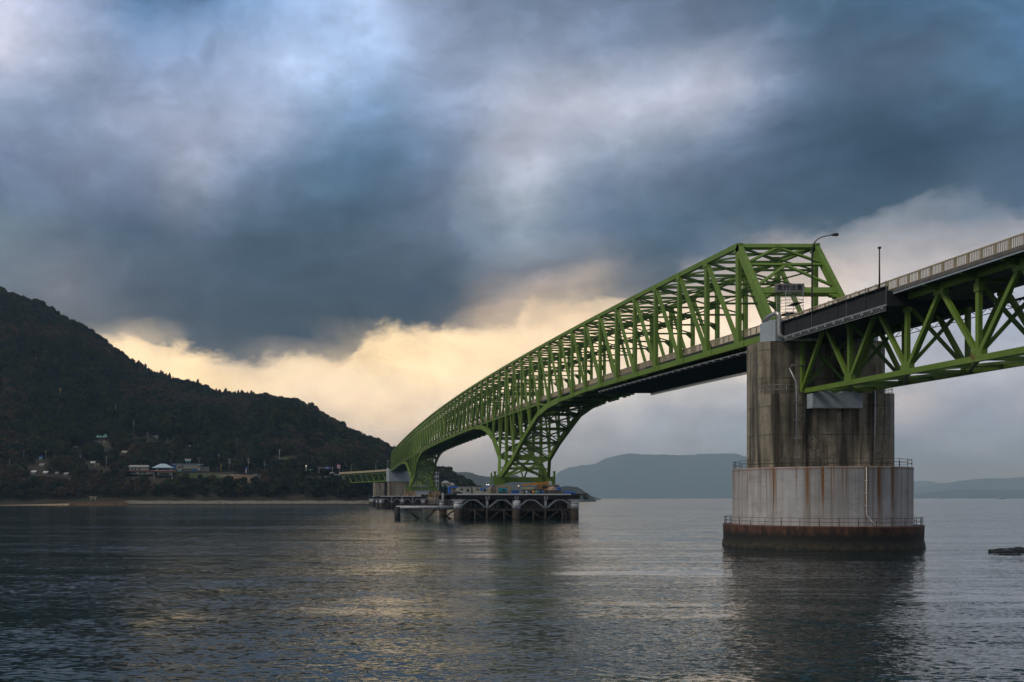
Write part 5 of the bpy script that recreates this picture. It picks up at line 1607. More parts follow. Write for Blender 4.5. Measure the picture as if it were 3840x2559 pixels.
# small roofs among the trees
for (u, v, w_, d, h, m_, l) in ((124, 1779, 5, 3.5, 1.8, 'white', 'small white-roofed shed leftmost of the row under the road'), (169, 1780, 4.5, 3.5, 1.7, 'white', 'white-roofed shed second from the left in the row of sheds'),
                                (212, 1782, 3.5, 3, 1.4, 'roofgrey', 'small grey-roofed shed third in the row of sheds'), (247, 1784, 4.5, 3.5, 1.7, 'white', 'white-roofed shed fourth in the row of sheds'),
                                (152, 1722, 3.5, 3, 1.8, 'signblue', 'small blue-roofed hut between the two yellowish poles'), (582, 1647, 7, 5, 2.4, 'roofblue', 'lone blue-grey roof high on the slope above the restaurants'),
                                (283, 1686, 6, 4, 2, 'roofgrey', 'little grey roof half hidden left of the shrine steps'), (347, 1742, 5, 3, 1.8, 'white', 'small white roof beside the upper stone shrine gate'),
                                (466, 1702, 5, 3, 1.6, 'cream', 'tiny cream hut on the bare brown slope'), (155, 1752, 5, 3, 1.6, 'roofgrey', 'low grey-roofed shed in the trees above the white sheds'), (707, 1682, 4, 3, 1.5, 'white', 'tiny white hut high above the painted shop')):
    p = hit(u, v)
    t = thing('shed', p, l, 'shed', 'small sheds on the hillside')
    mb = MB(); mb.box((p.x, p.y + d / 2, p.z + h / 2 - .5), (w_ * .8, d, h + 1)); mb.build('wall', M['wallwhite'], t)
    mb = MB(); z_ = p.z + h
    mb.hexa([(p.x - w_ / 2, p.y - .8, z_ - .3), (p.x + w_ / 2, p.y - .8, z_ - .3), (p.x + w_ / 2, p.y + d + .8, z_), (p.x - w_ / 2, p.y + d + .8, z_)], [(p.x - w_ / 2 + .4, p.y + .6 * d, z_ + 1.3), (p.x + w_ / 2 + .6, p.y + .6 * d, z_ + 1.3), (p.x + w_ / 2 + .6, p.y + .7 * d, z_ + 1.3), (p.x - w_ / 2 + .4, p.y + .7 * d, z_ + 1.3)]); mb.build('roof', M[m_], t)
    keep(u - w_ * 1.8, u + w_ * 1.8, v - 10, v, p.y)

# utility poles
def pole(u, vb, vt, label, arms=1, mat='woodpole', wid=0.3, Yq=None):
    p = hit(u, vb) if Yq is None else Vector(((u - UC) * Yq / FPX, Yq, zv(vb, Yq)))
    top = CAMZ + (VC - vt) * p.y / FPX
    p.z = min(p.z, terrain(p.x, p.y))
    t = thing('utility_pole', p, label, 'pole', 'utility poles on the shore')
    mb = MB(); mb.tube([(p.x, p.y, p.z), (p.x, p.y, top)], [wid, wid * .7], 8); mb.build('pole', M[mat], t)
    for k in range(arms):
        mb = MB(); z = top - .5 - k * 1.6
        mb.box((p.x, p.y, z), (3.2 - .5 * k, 0.22, 0.25)); 
        for dx in (-1.3, 0, 1.3): mb.box((p.x + dx, p.y, z + .35), (0.25, 0.25, 0.45))
        mb.build('crossarm', M['steel'], t)
    if arms > 1:
        mb = MB(); mb.cyl((p.x + .7, p.y, top - 4.6), 0.5, 1.3, 8); mb.build('transformer', M['steel'], t)
    keep(u - 4, u + 4, vt, vb - 6, p.y)
for a in ((36, 1748, 1720, 'short green-grey pole at the far left of the slope', 0), (89, 1722, 1690, 'yellowish pole second from the left with a small crossarm', 1), (172, 1722, 1690, 'banded pole right of the blue-roofed hut', 1),
          (301, 1727, 1705, 'dark pole with crossarms among the trees left of the shrine steps', 2), (400, 1767, 1713, 'tall pale pole with a crossarm below the shrine hall', 1), (434, 1578, 1518, 'tall thin grey pole rising highest on the wooded slope', 0),
          (502, 1632, 1574, 'thin grey pole up the slope right of the shrine hall', 0), (553, 1640, 1622, 'short thin pole left of the lone blue-grey roof', 0), (629, 1660, 1642, 'short thin pole right of the lone blue-grey roof', 0),
          (640, 1745, 1718, 'pole with crossarms standing behind the pale blue roof', 2), (745, 1742, 1718, 'pole with crossarms behind the right end of the painted shop', 2), (784, 1772, 1732, 'slim pole just right of the painted shop', 0),
          (820, 1738, 1703, 'dark pole with three crossarms on the slope above the road', 2), (860, 1768, 1722, 'pole with many fittings beside the road cars', 3), (931, 1768, 1720, 'pole with crossarms right above the brown earth slope', 2),
          (992, 1766, 1728, 'pole left of the grassy mound with bright fittings', 3), (1170, 1740, 1712, 'dark pole with crossarms left of the blue gantry sign', 2)):
    pole(*a)
pole(1048, 1724, 1686, 'slightly leaning white pole on top of the grassy mound', 1, 'white', .25)
pole(829, 1772, 1741, 'slender pole with a yellow top beside the road', 0, 'yellow', .18)
pole(1298, 1764, 1735, 'pale stocky pole behind the far curved span', 2)
# lattice mast with yellow top
def lattice(u, vb, vt, label, topmat='yellow'):
    p = hit(u, vb); top = CAMZ + (VC - vt) * p.y / FPX; h = top - p.z
    t = thing('lattice_mast', p, label, 'mast')
    mb = MB(); mt = MB()
    def w_(f): return 3.0 * (1 - f) + 0.8 * f
    for k in range(9):
        f0, f1 = k / 9, (k + 1) / 9; m_ = mb if k < 8 else mt
        for sx, sy in ((-1, -1), (1, -1), (1, 1), (-1, 1)):
            m_.beam((p.x + sx * w_(f0) / 2, p.y + sy * w_(f0) / 2, p.z + h * f0), (p.x + sx * w_(f1) / 2, p.y + sy * w_(f1) / 2, p.z + h * f1), 0.22, 0.22, (0, 1, 0))
        m_.beam((p.x - w_(f0) / 2, p.y - w_(f0) / 2, p.z + h * f0), (p.x + w_(f1) / 2, p.y - w_(f1) / 2, p.z + h * f1), 0.13, 0.13, (0, 1, 0))
        m_.beam((p.x + w_(f0) / 2, p.y - w_(f0) / 2, p.z + h * f0), (p.x - w_(f1) / 2, p.y - w_(f1) / 2, p.z + h * f1), 0.13, 0.13, (0, 1, 0))
    mb.build('lattice', M['mast'], t); mt.build('lattice_top', M[topmat], t)
    keep(u - 7, u + 7, vt, vb - 8, p.y)
lattice(226, 1540, 1456, 'grey lattice mast with a bright yellow top on the dark wooded slope')
lattice(888, 1725, 1640, 'dark lattice mast standing low on the slope above the coast road', 'mast')

# road signs by the bridge end
Y = 985.0
g0, g1 = at(1196, 1772, Y), at(1247, 1772, Y)
t = thing('sign_gantry', (g0.x, Y, g0.z), 'grey road gantry carrying a blue direction sign by the far bridge end', 'sign')
mb = MB()
for x in (g0.x, g1.x): mb.box((x, Y, (zv(1775, Y) + zv(1752, Y)) / 2), (0.5, 0.5, zv(1752, Y) - zv(1778, Y)))
mb.box(((g0.x + g1.x) / 2, Y, zv(1753, Y)), (g1.x - g0.x, 0.5, 0.35)); mb.box(((g0.x + g1.x) / 2, Y, zv(1757, Y)), (g1.x - g0.x, 0.4, 0.3)); mb.build('frame', M['steel'], t)
mb = MB(); p = at(1228, 1756, Y); mb.box((p.x, Y - .5, p.z), (4.4, 0.15, 2.3)); pl_ = mb.build('sign_plate', M['signblue'], t)
mb = MB(); mb.box((p.x, Y - .6, p.z + .5), (2.8, 0.06, 0.25)); mb.box((p.x - .5, Y - .6, p.z - .2), (2.2, 0.06, 0.25)); mb.box((p.x, Y - .6, p.z + 1.08), (4.3, 0.05, 0.1)); mb.build('marking', M['white'], t)
keep(1190, 1252, 1740, 1782, Y)
p = at(1270, 1750, Y)
t = thing('roadside_sign', (p.x, Y, zv(1775, Y)), 'square white sign with a red border and blue emblem at the far bridge end', 'sign')
mb = MB(); mb.box(p, (3.2, 0.3, 3.9)); mb.build('border', M['redsign'], t)
mb = MB(); mb.box((p.x, Y - .2, p.z - .1), (2.5, 0.15, 2.7)); mb.build('panel', M['white'], t)
mb = MB(); mb.box((p.x - .55, Y - .3, p.z), (0.55, 0.08, 0.9)); mb.box((p.x + .15, Y - .3, p.z + .1), (0.5, 0.08, 1.2)); mb.box((p.x + .75, Y - .3, p.z - .05), (0.4, 0.08, 0.7)); mb.build('emblem', M['signblue'], t)
mb = MB(); mb.box((p.x + .5, Y + .2, zv(1768, Y)), (0.4, 0.3, 6)); mb.build('post', M['steel'], t)
keep(1260, 1282, 1738, 1778, Y)
p = at(925, 1755, 985); t = thing('roadside_sign', (p.x, 985, zv(1775, 985)), 'narrow blue and white roadside sign above the brown earth slope', 'sign')
mb = MB(); mb.box((p.x, 985, p.z), (2.0, 0.2, 1.9)); mb.build('panel', M['signblue'], t); mb = MB(); mb.box((p.x - .6, 985, p.z - 3), (0.9, 0.3, 4)); mb.build('post', M['white'], t)
keep(916, 936, 1748, 1775, 985)
p = at(1165, 1762, 985); t = thing('direction_sign', (p.x, 985, zv(1775, 985)), 'small pale green direction sign left of the gantry', 'sign')
mb = MB(); mb.box((p.x, 985, p.z), (3.8, 0.2, 0.8)); mb.build('plate', M['roofgreen'], t); mb = MB(); mb.box((p.x, 985.2, p.z - 2), (0.2, 0.2, 4)); mb.build('post', M['steel'], t)
# lit lamp by the mound
p = at(1148, 1748, 985); t = thing('floodlight', (p.x, 985, zv(1768, 985)), 'lit white floodlight on a splayed stand beside the grassy mound', 'lamp')
mb = MB(); mb.tube([(p.x, 985, p.z), (p.x - .9, 985, p.z - 5.2)], 0.16, 6); mb.tube([(p.x, 985, p.z), (p.x + .6, 985, p.z - 5.2)], 0.16, 6); mb.build('stand', M['white'], t)
mb = MB(); mb.cyl((p.x, 984.8, p.z - .3), 0.42, 0.6, 8); mb.build('lamp_head', M['lamp'], t)
keep(1138, 1160, 1740, 1770, 985)
# cars on the coast road and by the bridge
def car(loc, rz, mat, label, L=4.3):
    t = thing('parked_car', loc, label, 'car', 'cars on the coast road')
    mb = MB(); mb.box((0, 0, .65), (L, 1.7, .7)); 
    body = MB()
    body.prism([(-L / 2, 0.85), (-L / 2, -0.85), (L / 2, -0.85), (L / 2, 0.85)], 0.3, 0.95)
    body.hexa([(-L * .38, -.8, .95), (L * .28, -.8, .95), (L * .28, .8, .95), (-L * .38, .8, .95)], [(-L * .28, -.65, 1.5), (L * .12, -.65, 1.5), (L * .12, .65, 1.5), (-L * .28, .65, 1.5)])
    gl = MB(); gl.hexa([(-L * .33, -.79, 1.02), (L * .22, -.79, 1.02), (L * .22, .79, 1.02), (-L * .33, .79, 1.02)], [(-L * .27, -.70, 1.42), (L * .13, -.70, 1.42), (L * .13, .70, 1.42), (-L * .27, .70, 1.42)])
    for m_, nm, mt in ((body, 'body', mat), (gl, 'windows', 'glass')):
        v_ = []
        for x, y, z in m_.v: v_.append((loc[0] + x * math.cos(rz) - y * math.sin(rz), loc[1] + x * math.sin(rz) + y * math.cos(rz), loc[2] + z))
        m_.v = v_; m_.build(nm, M[mt], t)
    for sx in (-.31, .31):
        for sy in (-.8, .8):
            w2 = MB(); x = L * sx; y = sy
            cx_ = loc[0] + x * math.cos(rz) - y * math.sin(rz); cy_ = loc[1] + x * math.sin(rz) + y * math.cos(rz)
            dn = Vector((-math.sin(rz), math.cos(rz), 0)) * .1
            w2.tube([Vector((cx_, cy_, loc[2] + .32)) - dn, Vector((cx_, cy_, loc[2] + .32)) + dn], .32, 10); w2.build('wheel', M['black'], t)
for (u, mt, l) in ((873, 'carwhite', 'white car on the coast road left of the other pale car'), (891, 'silver', 'silver car on the coast road right beside a white one'), (957, 'silver', 'silver car alone on the coast road above the end of the earth slope')):
    y = shoreY(u) + 46; x = (u - UC) * y / FPX
    car((x, y, terrain(x, y) + .5), 0, mt, l); keep(u - 10, u + 10, 1766, 1780, y)
p = at(1246, 1776, 975); car((p.x, 975, p.z - .3), 0.4, 'carwhite', 'white car driving onto the far end of the bridge'); keep(1230, 1260, 1768, 1782, 975)
for s_, mt, l in ((0.66, 'carwhite', 'white car on the middle of the far curved span'), (0.12, 'carwhite', 'white car on the far curved span close to the truss')):
    q = farp(s_, -2.5, 0.02); car((q.x, q.y, q.z), math.atan2((P1 - P0).y, (P1 - P0).x), mt, l)
# guard wall of the road above the brown slope
gw = thing('road_barrier', hit(880, 1778), 'dark low road barrier with pale posts above the brown earth slope', 'barrier')
mb = MB(); mb2 = MB()
for u in range(815, 965, 6):
    y = shoreY(u) + 38; y2 = shoreY(u + 6) + 38
    a_, b_ = ((u - UC) * y / FPX, y), ((u + 6 - UC) * y2 / FPX, y2)
    mb.beam((a_[0], a_[1], terrain(*a_) + 1.2), (b_[0], b_[1], terrain(*b_) + 1.2), 0.3, 0.35)
    mb2.box((a_[0], a_[1] - .3, terrain(*a_) + .3), (0.4, 0.4, 2.0))
mb.build('rail', M['steel'], gw); mb2.build('posts', M['seawall'], gw)

# apartment block and houses on the flat shore behind the towers
Y = 1050.0
def apart(u0, u1, v0, v1, label, floors, bays):
    a, b = at(u0, v1, Y), at(u1, v0, Y); cx = (a.x + b.x) / 2; W_ = b.x - a.x; H = b.z - 2.5
    t = thing('apartment_block', (cx, Y + 7, 2.5), label, 'building')
    mb = MB(); mb.box((cx, Y + 7, 2.5 + H / 2), (W_, 14, H)); mb.build('wall', M['wallwhite'], t)
    mb = MB(); mb.box((cx, Y + 7, 2.5 + H + .3), (W_ + 1.6, 15.5, 0.6)); mb.build('roof', M['roofgrey'], t)
    fh = (b.z - a.z) / floors
    for i in range(floors):
        for j in range(bays):
            x = a.x + W_ * (j + .5) / bays
            mb = MB(); mb.box((x, Y - .05, a.z + fh * (i + .5)), (W_ / bays * .68, 0.25, fh * .52)); mb.build('window', M['glass'], t)
        mb = MB(); mb.box((cx, Y - .5, a.z + fh * i + .1), (W_, 1.0, 0.25)); mb.build('balcony', M['wallwhite'], t)
apart(1528, 1646, 1772, 1838, 'white flat-roofed apartment block seen behind the farther green legs', 4, 12)
keep(1520, 1650, 1768, 1850, Y)
for (u, v0, v1, wpx, l, rf) in ((1672, 1812, 1826, 26, 'cream house with a brown hipped roof right of the apartment block', 'roofgrey'), (1694, 1820, 1838, 20, 'smaller white house in front of the brown-roofed one', 'roofgrey')):
    Yh = 1090.0; a = at(u - wpx / 2, v1, Yh); b = at(u + wpx / 2, v0, Yh); cx = (a.x + b.x) / 2; W_ = b.x - a.x
    t = thing('house', (cx, Yh + 4, a.z - 2), l, 'house')
    mb = MB(); mb.box((cx, Yh + 4, (a.z + b.z) / 2 - 2), (W_, 8, b.z - a.z + 4)); mb.build('wall', M['cream'], t)
    mb = MB(); house_roof(mb, (cx, Yh + 4, b.z), W_, 8, 2.6, 1.0, W_ * .45); mb.build('roof', M[rf], t)
    windows(t, [(cx - W_ * .2, Yh, (a.z + b.z) / 2, 1.2, 1.2)])
    keep(u - wpx, u + wpx, v0 - 12, v1, Yh)
Ys = 1040.0
for (u0, u1, l) in ((1716, 1767, 'long cream shed with a dark doorway beyond the big work deck'), (1774, 1832, 'long grey-cream shed with two dark windows right of the cream shed')):
    a, b = at(u0, 1846, Ys), at(u1, 1826, Ys); cx = (a.x + b.x) / 2; W_ = b.x - a.x
    t = thing('harbour_shed', (cx, Ys + 4, 2), l, 'shed')
    mb = MB(); mb.box((cx, Ys + 4, (b.z + 1) / 2), (W_, 8, b.z - 1)); mb.build('wall', M['cream'], t)
    mb = MB(); mb.box((cx, Ys + 4, b.z + .15), (W_ + .8, 9, 0.3)); mb.build('roof', M['roofgrey'], t)
    mb = MB(); mb.box((cx + W_ * .26, Ys - .08, zv(1839, Ys)), (2.4, 0.2, 3.0)); mb.build('door', M['black'], t)
    mb = MB(); mb.box((cx - W_ * .2, Ys - .08, zv(1836, Ys)), (3.2, 0.2, 1.6)); mb.build('window', M['glass'], t)
    keep(u0 - 3, u1 + 3, 1824, 1850, Ys)
for k, (u, l) in enumerate(((1825, 'left one of two tiny lit lamps on slim masts beyond the big work deck'), (1832, 'right one of two tiny lit lamps on slim masts beyond the big work deck'))):
    p = at(u, 1818, 1060); t = thing('lamp_mast', (p.x, 1060, 3), l, 'lamp')
    mb = MB(); mb.tube([(p.x, 1060, 3), (p.x, 1060, p.z + 3)], 0.12, 6); mb.build('pole', M['steel'], t)
    mb = MB(); mb.cyl((p.x, 1059.7, p.z - .4), 0.5, 0.7, 8); mb.build('lamp_head', M['lamp'], t)

# ------------------------------------------------------------------ plant and stores on the big work deck
ZD = 8.25
def onp(u, Yq): return (u - UC) * Yq / FPX
Yd = 325.0
x = onp(1699, Yd); t = thing('tarp_shelter', (x, Yd, ZD), 'site hut with pale double doors under a bright blue tarpaulin', 'hut')
mb = MB(); mb.box((x + .2, Yd + 1, ZD + 1.0), (1.9, 1.6, 2.0)); mb.build('hut', M['cream'], t)
mb = MB(); mb.hexa([(x - 1.35, Yd - .3, ZD + .2), (x - .85, Yd - .3, ZD + .2), (x - .85, Yd + 2.2, ZD + .2), (x - 1.35, Yd + 2.2, ZD + .2)], [(x - 1.3, Yd - .2, ZD + 2.2), (x - .8, Yd - .2, ZD + 2.1), (x - .8, Yd + 2.2, ZD + 2.1), (x - 1.3, Yd + 2.2, ZD + 2.2)])
mb.hexa([(x - 1.4, Yd - .4, ZD + 2.05), (x + 1.5, Yd - .4, ZD + 1.9), (x + 1.5, Yd + 2.3, ZD + 1.9), (x - 1.4, Yd + 2.3, ZD + 2.05)], [(x - 1.3, Yd - .3, ZD + 2.35), (x + 1.1, Yd - .3, ZD + 2.5), (x + 1.1, Yd + 2.2, ZD + 2.5), (x - 1.3, Yd + 2.2, ZD + 2.35)])
mb.build('tarpaulin', M['blue'], t)
mb = MB(); mb.box((x + .2, Yd + .15, ZD + .95), (0.06, 0.1, 1.8)); mb.build('door_gap', M['black'], t)
def heap(name, c, sx, sy, sz, mat, label, cat, seed=0, group=None):
    bm = bmesh.new(); bmesh.ops.create_icosphere(bm, subdivisions=3, radius=1)
    for v in bm.verts:
        d = 1 + .22 * mnoise.noise(v.co * 1.8 + Vector((seed, 0, 0))) + .12 * mnoise.noise(v.co * 4.5 + Vector((seed, 0, 0)))
        v.co = Vector((v.co.x * sx * d, v.co.y * sy * d, max(0, v.co.z) * sz * d))
    me = bpy.data.meshes.new(name); bm.to_mesh(me); bm.free(); me.materials.append(mat)
    o = bpy.data.objects.new(name, me); COL.objects.link(o); o.location = c; tag(o, label, cat, group); return o
heap('tarp_heap', (onp(1718, 324), 324, ZD), 1.5, 1.0, .85, M['net'], 'black sheeted heap at the left end of the big work deck', 'heap', 1)
x = onp(1887, 324); t = thing('generator', (x, 324, ZD), 'teal box generator on the front edge of the big work deck', 'generator')
mb = MB(); mb.box((x, 325, ZD + 1.25), (2.7, 1.3, 1.35)); mb.build('housing', M['teal'], t)
mb = MB(); mb.box((x, 325, ZD + .4), (2.5, 1.1, .35)); mb.build('skid', M['black'], t)
mb = MB(); mb.box((x + .2, 324.3, ZD + 1.2), (0.9, 0.06, 0.5)); mb.build('vent', M['black'], t)
t = thing('tarp_canopy', (onp(1830, 326), 326, ZD), 'sloping blue tarpaulin canopy left of the teal generator', 'tarpaulin')
mb = MB(); a_, b_ = Vector((onp(1808, 326), 326, zv(1834, 326))), Vector((onp(1851, 326), 326, zv(1819, 326)))
mb.beam(a_, b_, 2.6, 0.16); mb.box((onp(1804, 326), 325, zv(1837, 326)), (0.8, 0.5, 0.9)); mb.build('sheet', M['blue'], t)
mb = MB()
for q in (a_, b_, (a_ + b_) / 2): mb.box((q.x, 326.6, (q.z + ZD) / 2), (0.1, 0.1, q.z - ZD))
mb.build('pole', M['steel'], t)
def drumset(u, mat, l, k=0, h=1.0, r=.38):
    x = onp(u, 323.4); t = thing('barrel', (x, 323.4, ZD), l, 'barrel', 'barrels on the big work deck')
    mb = MB(); mb.cyl((x, 323.4, ZD), r, h, 12); mb.cyl((x, 323.4, ZD + h * .33), r * 1.06, .05, 12); mb.cyl((x, 323.4, ZD + h * .66), r * 1.06, .05, 12); mb.build('body', M[mat], t)
for u, mt, l in ((2001, 'orange', 'orange barrel left of the teal barrels'), (2012, 'roofgreen', 'green barrel between the orange and the teal barrels'), (2021, 'teal', 'teal barrel left in the row'), (1975, 'roofblue', 'pale blue barrel below the yellow beam'), (2036, 'signblue', 'dark blue barrel in front of the plinth'), (2044, 'signdark', 'dark grey barrel in front of the plinth')):
    drumset(u, mt, l)
x = onp(1933, 323.5); t = thing('water_tank', (x, 323.5, ZD), 'low blue sheeted tank right of the teal generator', 'tank')
mb = MB(); mb.box((x, 324, ZD + .5), (2.2, 1.4, 1.0)); mb.build('tank', M['blue'], t)
mb = MB(); mb.box((x, 324, ZD + 1.03), (2.3, 1.5, .08)); mb.build('lid', M['signblue'], t)
# truck crane with lowered boom
x = onp(2010, 331); t = thing('truck_crane', (x, 331, ZD), 'orange truck crane with its long boom lowered across the work deck', 'crane')
mb = MB(); mb.box((x, 331, ZD + .95), (8.6, 2.3, .7)); mb.build('chassis', M['signdark'], t)
for i in range(4):
    for sy in (-1.1, 1.1):
        xx = x - 3.3 + i * 2.2; mb = MB(); mb.tube([(xx, 331 + sy - .15, ZD + .5), (xx, 331 + sy + .15, ZD + .5)], .5, 12); mb.build('wheel', M['black'], t)
mb = MB(); a_, b_ = Vector((onp(1958, 330), 330, zv(1819, 330))), Vector((onp(2060, 330), 330, zv(1811, 330)))
mb.beam(a_, a_.lerp(b_, .55), .5, .55); mb.beam(a_.lerp(b_, .4), b_, .7, .85); mb.build('boom', M['orange'], t)
mb = MB(); mb.box((b_.x + .2, 330, b_.z - .1), (0.9, 1.2, 1.3)); mb.build('boom_head', M['white'], t)
mb = MB(); mb.box((x + 2.6, 331, ZD + 2.0), (2.4, 2.0, 1.5)); mb.build('cab', M['orange'], t)
mb = MB(); mb.box((x + 2.6, 329.95, ZD + 2.2), (1.6, .08, .8)); mb.build('windscreen', M['glass'], t)
mb = MB(); mb.box((x + 1, 331, ZD + 1.5), (3, 2.1, .5)); mb.build('turntable', M['signdark'], t)
x = onp(1980, 326); t = thing('lifting_beam', (x, 326, zv(1831, 326)), 'thin bright yellow lifting beam under the orange crane boom', 'beam')
mb = MB(); mb.box((x, 326, zv(1831, 326)), (3.8, .3, .28)); mb.build('beam', M['yellow'], t)
mb = MB()
for dx in (-1.6, 1.6): mb.box((x + dx, 326, (zv(1831, 326) + ZD) / 2), (.12, .2, zv(1831, 326) - ZD))
mb.build('trestle', M['darksteel'], t)
x = onp(1944, 327); t = thing('site_lamp', (x, 327, ZD), 'small lit yellow work lamp left of the orange crane', 'lamp')
mb = MB(); mb.tube([(x, 327, ZD), (x, 327, zv(1824, 327))], .06, 6); mb.build('stand', M['darksteel'], t)
mb = MB(); mb.box((x, 327, zv(1825.5, 327)), (.8, .4, .25)); mb.build('hood', M['yellow'], t)
mb = MB(); mb.box((x, 326.7, zv(1822.5, 327)), (.22, .2, .2)); mb.build('bulb', M['lamp'], t)
x = onp(2082, 323.5); t = thing('steel_skip', (x, 323.5, ZD), 'open grey steel skip heaped with pale sacks at the right of the deck', 'skip')
mb = MB(); mb.box((x, 324.2, ZD + .6), (3.9, 1.6, 1.2)); mb.build('body', M['signdark'], t)
mb = MB(); mb.box((x, 324.2, ZD + 1.25), (4.0, 1.7, .12)); mb.build('rim', M['stonegate'], t)
heap('sack_pile', (onp(2070, 324.2), 324.2, ZD + 1.3), 1.3, .7, .95, M['pink'], 'pile of pale pinkish sacks on the grey skip', 'sacks', 4)
heap('tarp_heap', (onp(2095, 324.2), 324.2, ZD + 1.3), .9, .7, .95, M['blue'], 'blue tarpaulin bundle on the right end of the grey skip', 'tarpaulin', 7)
heap('tarp_heap', (onp(2136, 324.5), 324.5, ZD), 2.2, 1.0, 1.0, M['blue'], 'long low blue tarpaulin heap near the right end of the big work deck', 'tarpaulin', 9)
heap('rubble_sacks', (onp(1957, 323.4), 323.4, ZD), .9, .5, .7, M['seawall'], 'low grey heap of sandbags under the yellow beam', 'sandbags', 12)
t = thing('deck_rail', (onp(2170, 322), 322, ZD), 'grey guard rail round the right end of the big work deck', 'railing')
mb = MB(); small_rail(mb, [(onp(2150, 321.5), 321.5), (onp(2182, 321.5), 321.5), (onp(2182, 321.5), 330)], ZD, 1.1)
for x_ in (2173, 2178, 2182): mb.box((onp(x_, 321.5), 321.5, ZD + .55), (.16, .16, 1.1))
mb.build('rail', M['steel'], t)
t = thing('deck_rail', (onp(1780, 322), 322, ZD), 'thin dark guard rail along the front of the big work deck', 'railing')
mb = MB(); small_rail(mb, [(onp(1700, 321.2), 321.2), (onp(2148, 321.2), 321.2)], ZD, 1.1); mb.build('rail', M['darksteel'], t)
t = thing('landing_stage', (onp(2195, 323), 323, 6), 'rusty brown overhanging landing frame at the right end of the work deck', 'landing')
x0_, x1_ = onp(2184, 323), onp(2203, 323)
mb = MB(); mb.box(((x0_ + x1_) / 2, 326, 8.2), (x1_ - x0_, 8, .3)); mb.build('floor', M['rustdark'], t)
mb = MB()
for x_ in (x0_ + .3, x1_ - .8, x1_ - .1): mb.box((x_, 322.2, 7.4), (.25, .3, 1.7))
mb.beam((x0_ - 1, 322.2, 8.0), (x1_, 322.2, 6.8), .12, .12); mb.box(((x0_ + x1_) / 2, 322.2, 6.75), (x1_ - x0_, .3, .25)); mb.build('frame', M['rustdark'], t)
# two small ships far out at the right
for (u, L, l) in ((3524, 42, 'tiny pale ship far off under the distant island, left of the other'), (3756, 62, 'tiny dark ship with a pale deckhouse at far right of the horizon')):
    Yb = 6500.0; x = onp(u, Yb); t = thing('distant_ship', (x, Yb, WZ), l, 'ship', 'ships on the horizon')
    mb = MB(); mb.hexa([(x - L * .45, Yb - 4, WZ - 1), (x + L * .42, Yb - 4, WZ - 1), (x + L * .42, Yb + 4, WZ - 1), (x - L * .45, Yb + 4, WZ - 1)], [(x - L * .5, Yb - 5, 4), (x + L * .5, Yb - 5, 4.5), (x + L * .5, Yb + 5, 4.5), (x - L * .5, Yb + 5, 4)]); mb.build('hull', M['white'] if u < 3600 else M['darksteel'], t)
    mb = MB(); mb.box((x - L * .2, Yb, 7.5), (L * .22, 7, 8)); mb.box((x - L * .2, Yb, 13), (L * .04, 1, 6)); mb.build('deckhouse', M['white'], t)
# ------------------------------------------------------------------ forest canopy (one mass of trees nobody could count)
def crown_mesh(name, seed, ntri, shape, mat, leaf=0.8):
    rg = np.random.default_rng(seed)
    R_, H_ = 4.2, shape['h']
    lob = [(rg.uniform(-1, 1) * 2.0, rg.uniform(-1, 1) * 2.0, H_ * rg.uniform(.45, .85), rg.uniform(1.6, 2.6)) for _ in range(7)] + [(0, 0, H_ * .62, 3.0)]
    cs = []
    for _ in range(ntri):
        if shape.get('cone'):
            z = rg.uniform(.1, 1.0); r = 2.4 * (1 - z) ** .8 + .15; a = rg.uniform(0, 2 * np.pi)
            c = np.array([r * np.cos(a), r * np.sin(a), z * H_])
        else:
            l = lob[rg.integers(len(lob))]; d = rg.normal(size=3); d /= np.linalg.norm(d)
            if d[2] < -.3: d[2] *= -.5
            c = np.array([l[0], l[1], l[2]]) + d * l[3] * rg.uniform(.8, 1.08)
        cs.append(c)
    cs = np.array(cs)
    s = leaf * rg.uniform(.6, 1.4, (ntri, 1, 1))
    tri = rg.normal(size=(ntri, 3, 3)); tri -= tri.mean(axis=1, keepdims=True); tri /= np.linalg.norm(tri, axis=2, keepdims=True)
    v = (cs[:, None, :] + tri * s).reshape(-1, 3)
    mb = MB(); mb.add(v.tolist(), [(3 * i, 3 * i + 1, 3 * i + 2) for i in range(ntri)])
    if not shape.get('cone'):
        for l in lob:
            bm = bmesh.new(); bmesh.ops.create_icosphere(bm, subdivisions=1, radius=l[3] * .82)
            mb.add([(q.co.x + l[0], q.co.y + l[1], q.co.z + l[2]) for q in bm.verts], [tuple(q.index for q in f.verts) for f in bm.faces]); bm.free()
    else:
        mb.tube([(0, 0, 0), (0, 0, H_)], [1.6, .1], 6)
    mb.tube([(0, 0, -3), (0, 0, H_ * .6)], .3, 5)
    me = bpy.data.meshes.new(name); me.from_pydata(mb.v, [], mb.f); me.materials.append(mat); me.update()
    return me
def twig_mesh(name, seed):
    rg = random.Random(seed); mb = MB()
    def grow(p, d, L, r, lv):
        q = p + d * L
        mb.beam(p, q, r, r)
        if lv == 0: return
        for _ in range(4 if lv > 1 else 5):
            nd = (d + Vector((rg.uniform(-1, 1), rg.uniform(-1, 1), rg.uniform(-.2, .8))) * .85).normalized()
            grow(p.lerp(q, rg.uniform(.5, 1)), nd, L * rg.uniform(.55, .8), r * .55, lv - 1)
    grow(Vector((0, 0, -2)), Vector((0, 0, 1)), 4.5, .35, 4)
    me = bpy.data.meshes.new(name); me.from_pydata(mb.v, [], mb.f); me.materials.append(M['twig']); me.update()
    return me
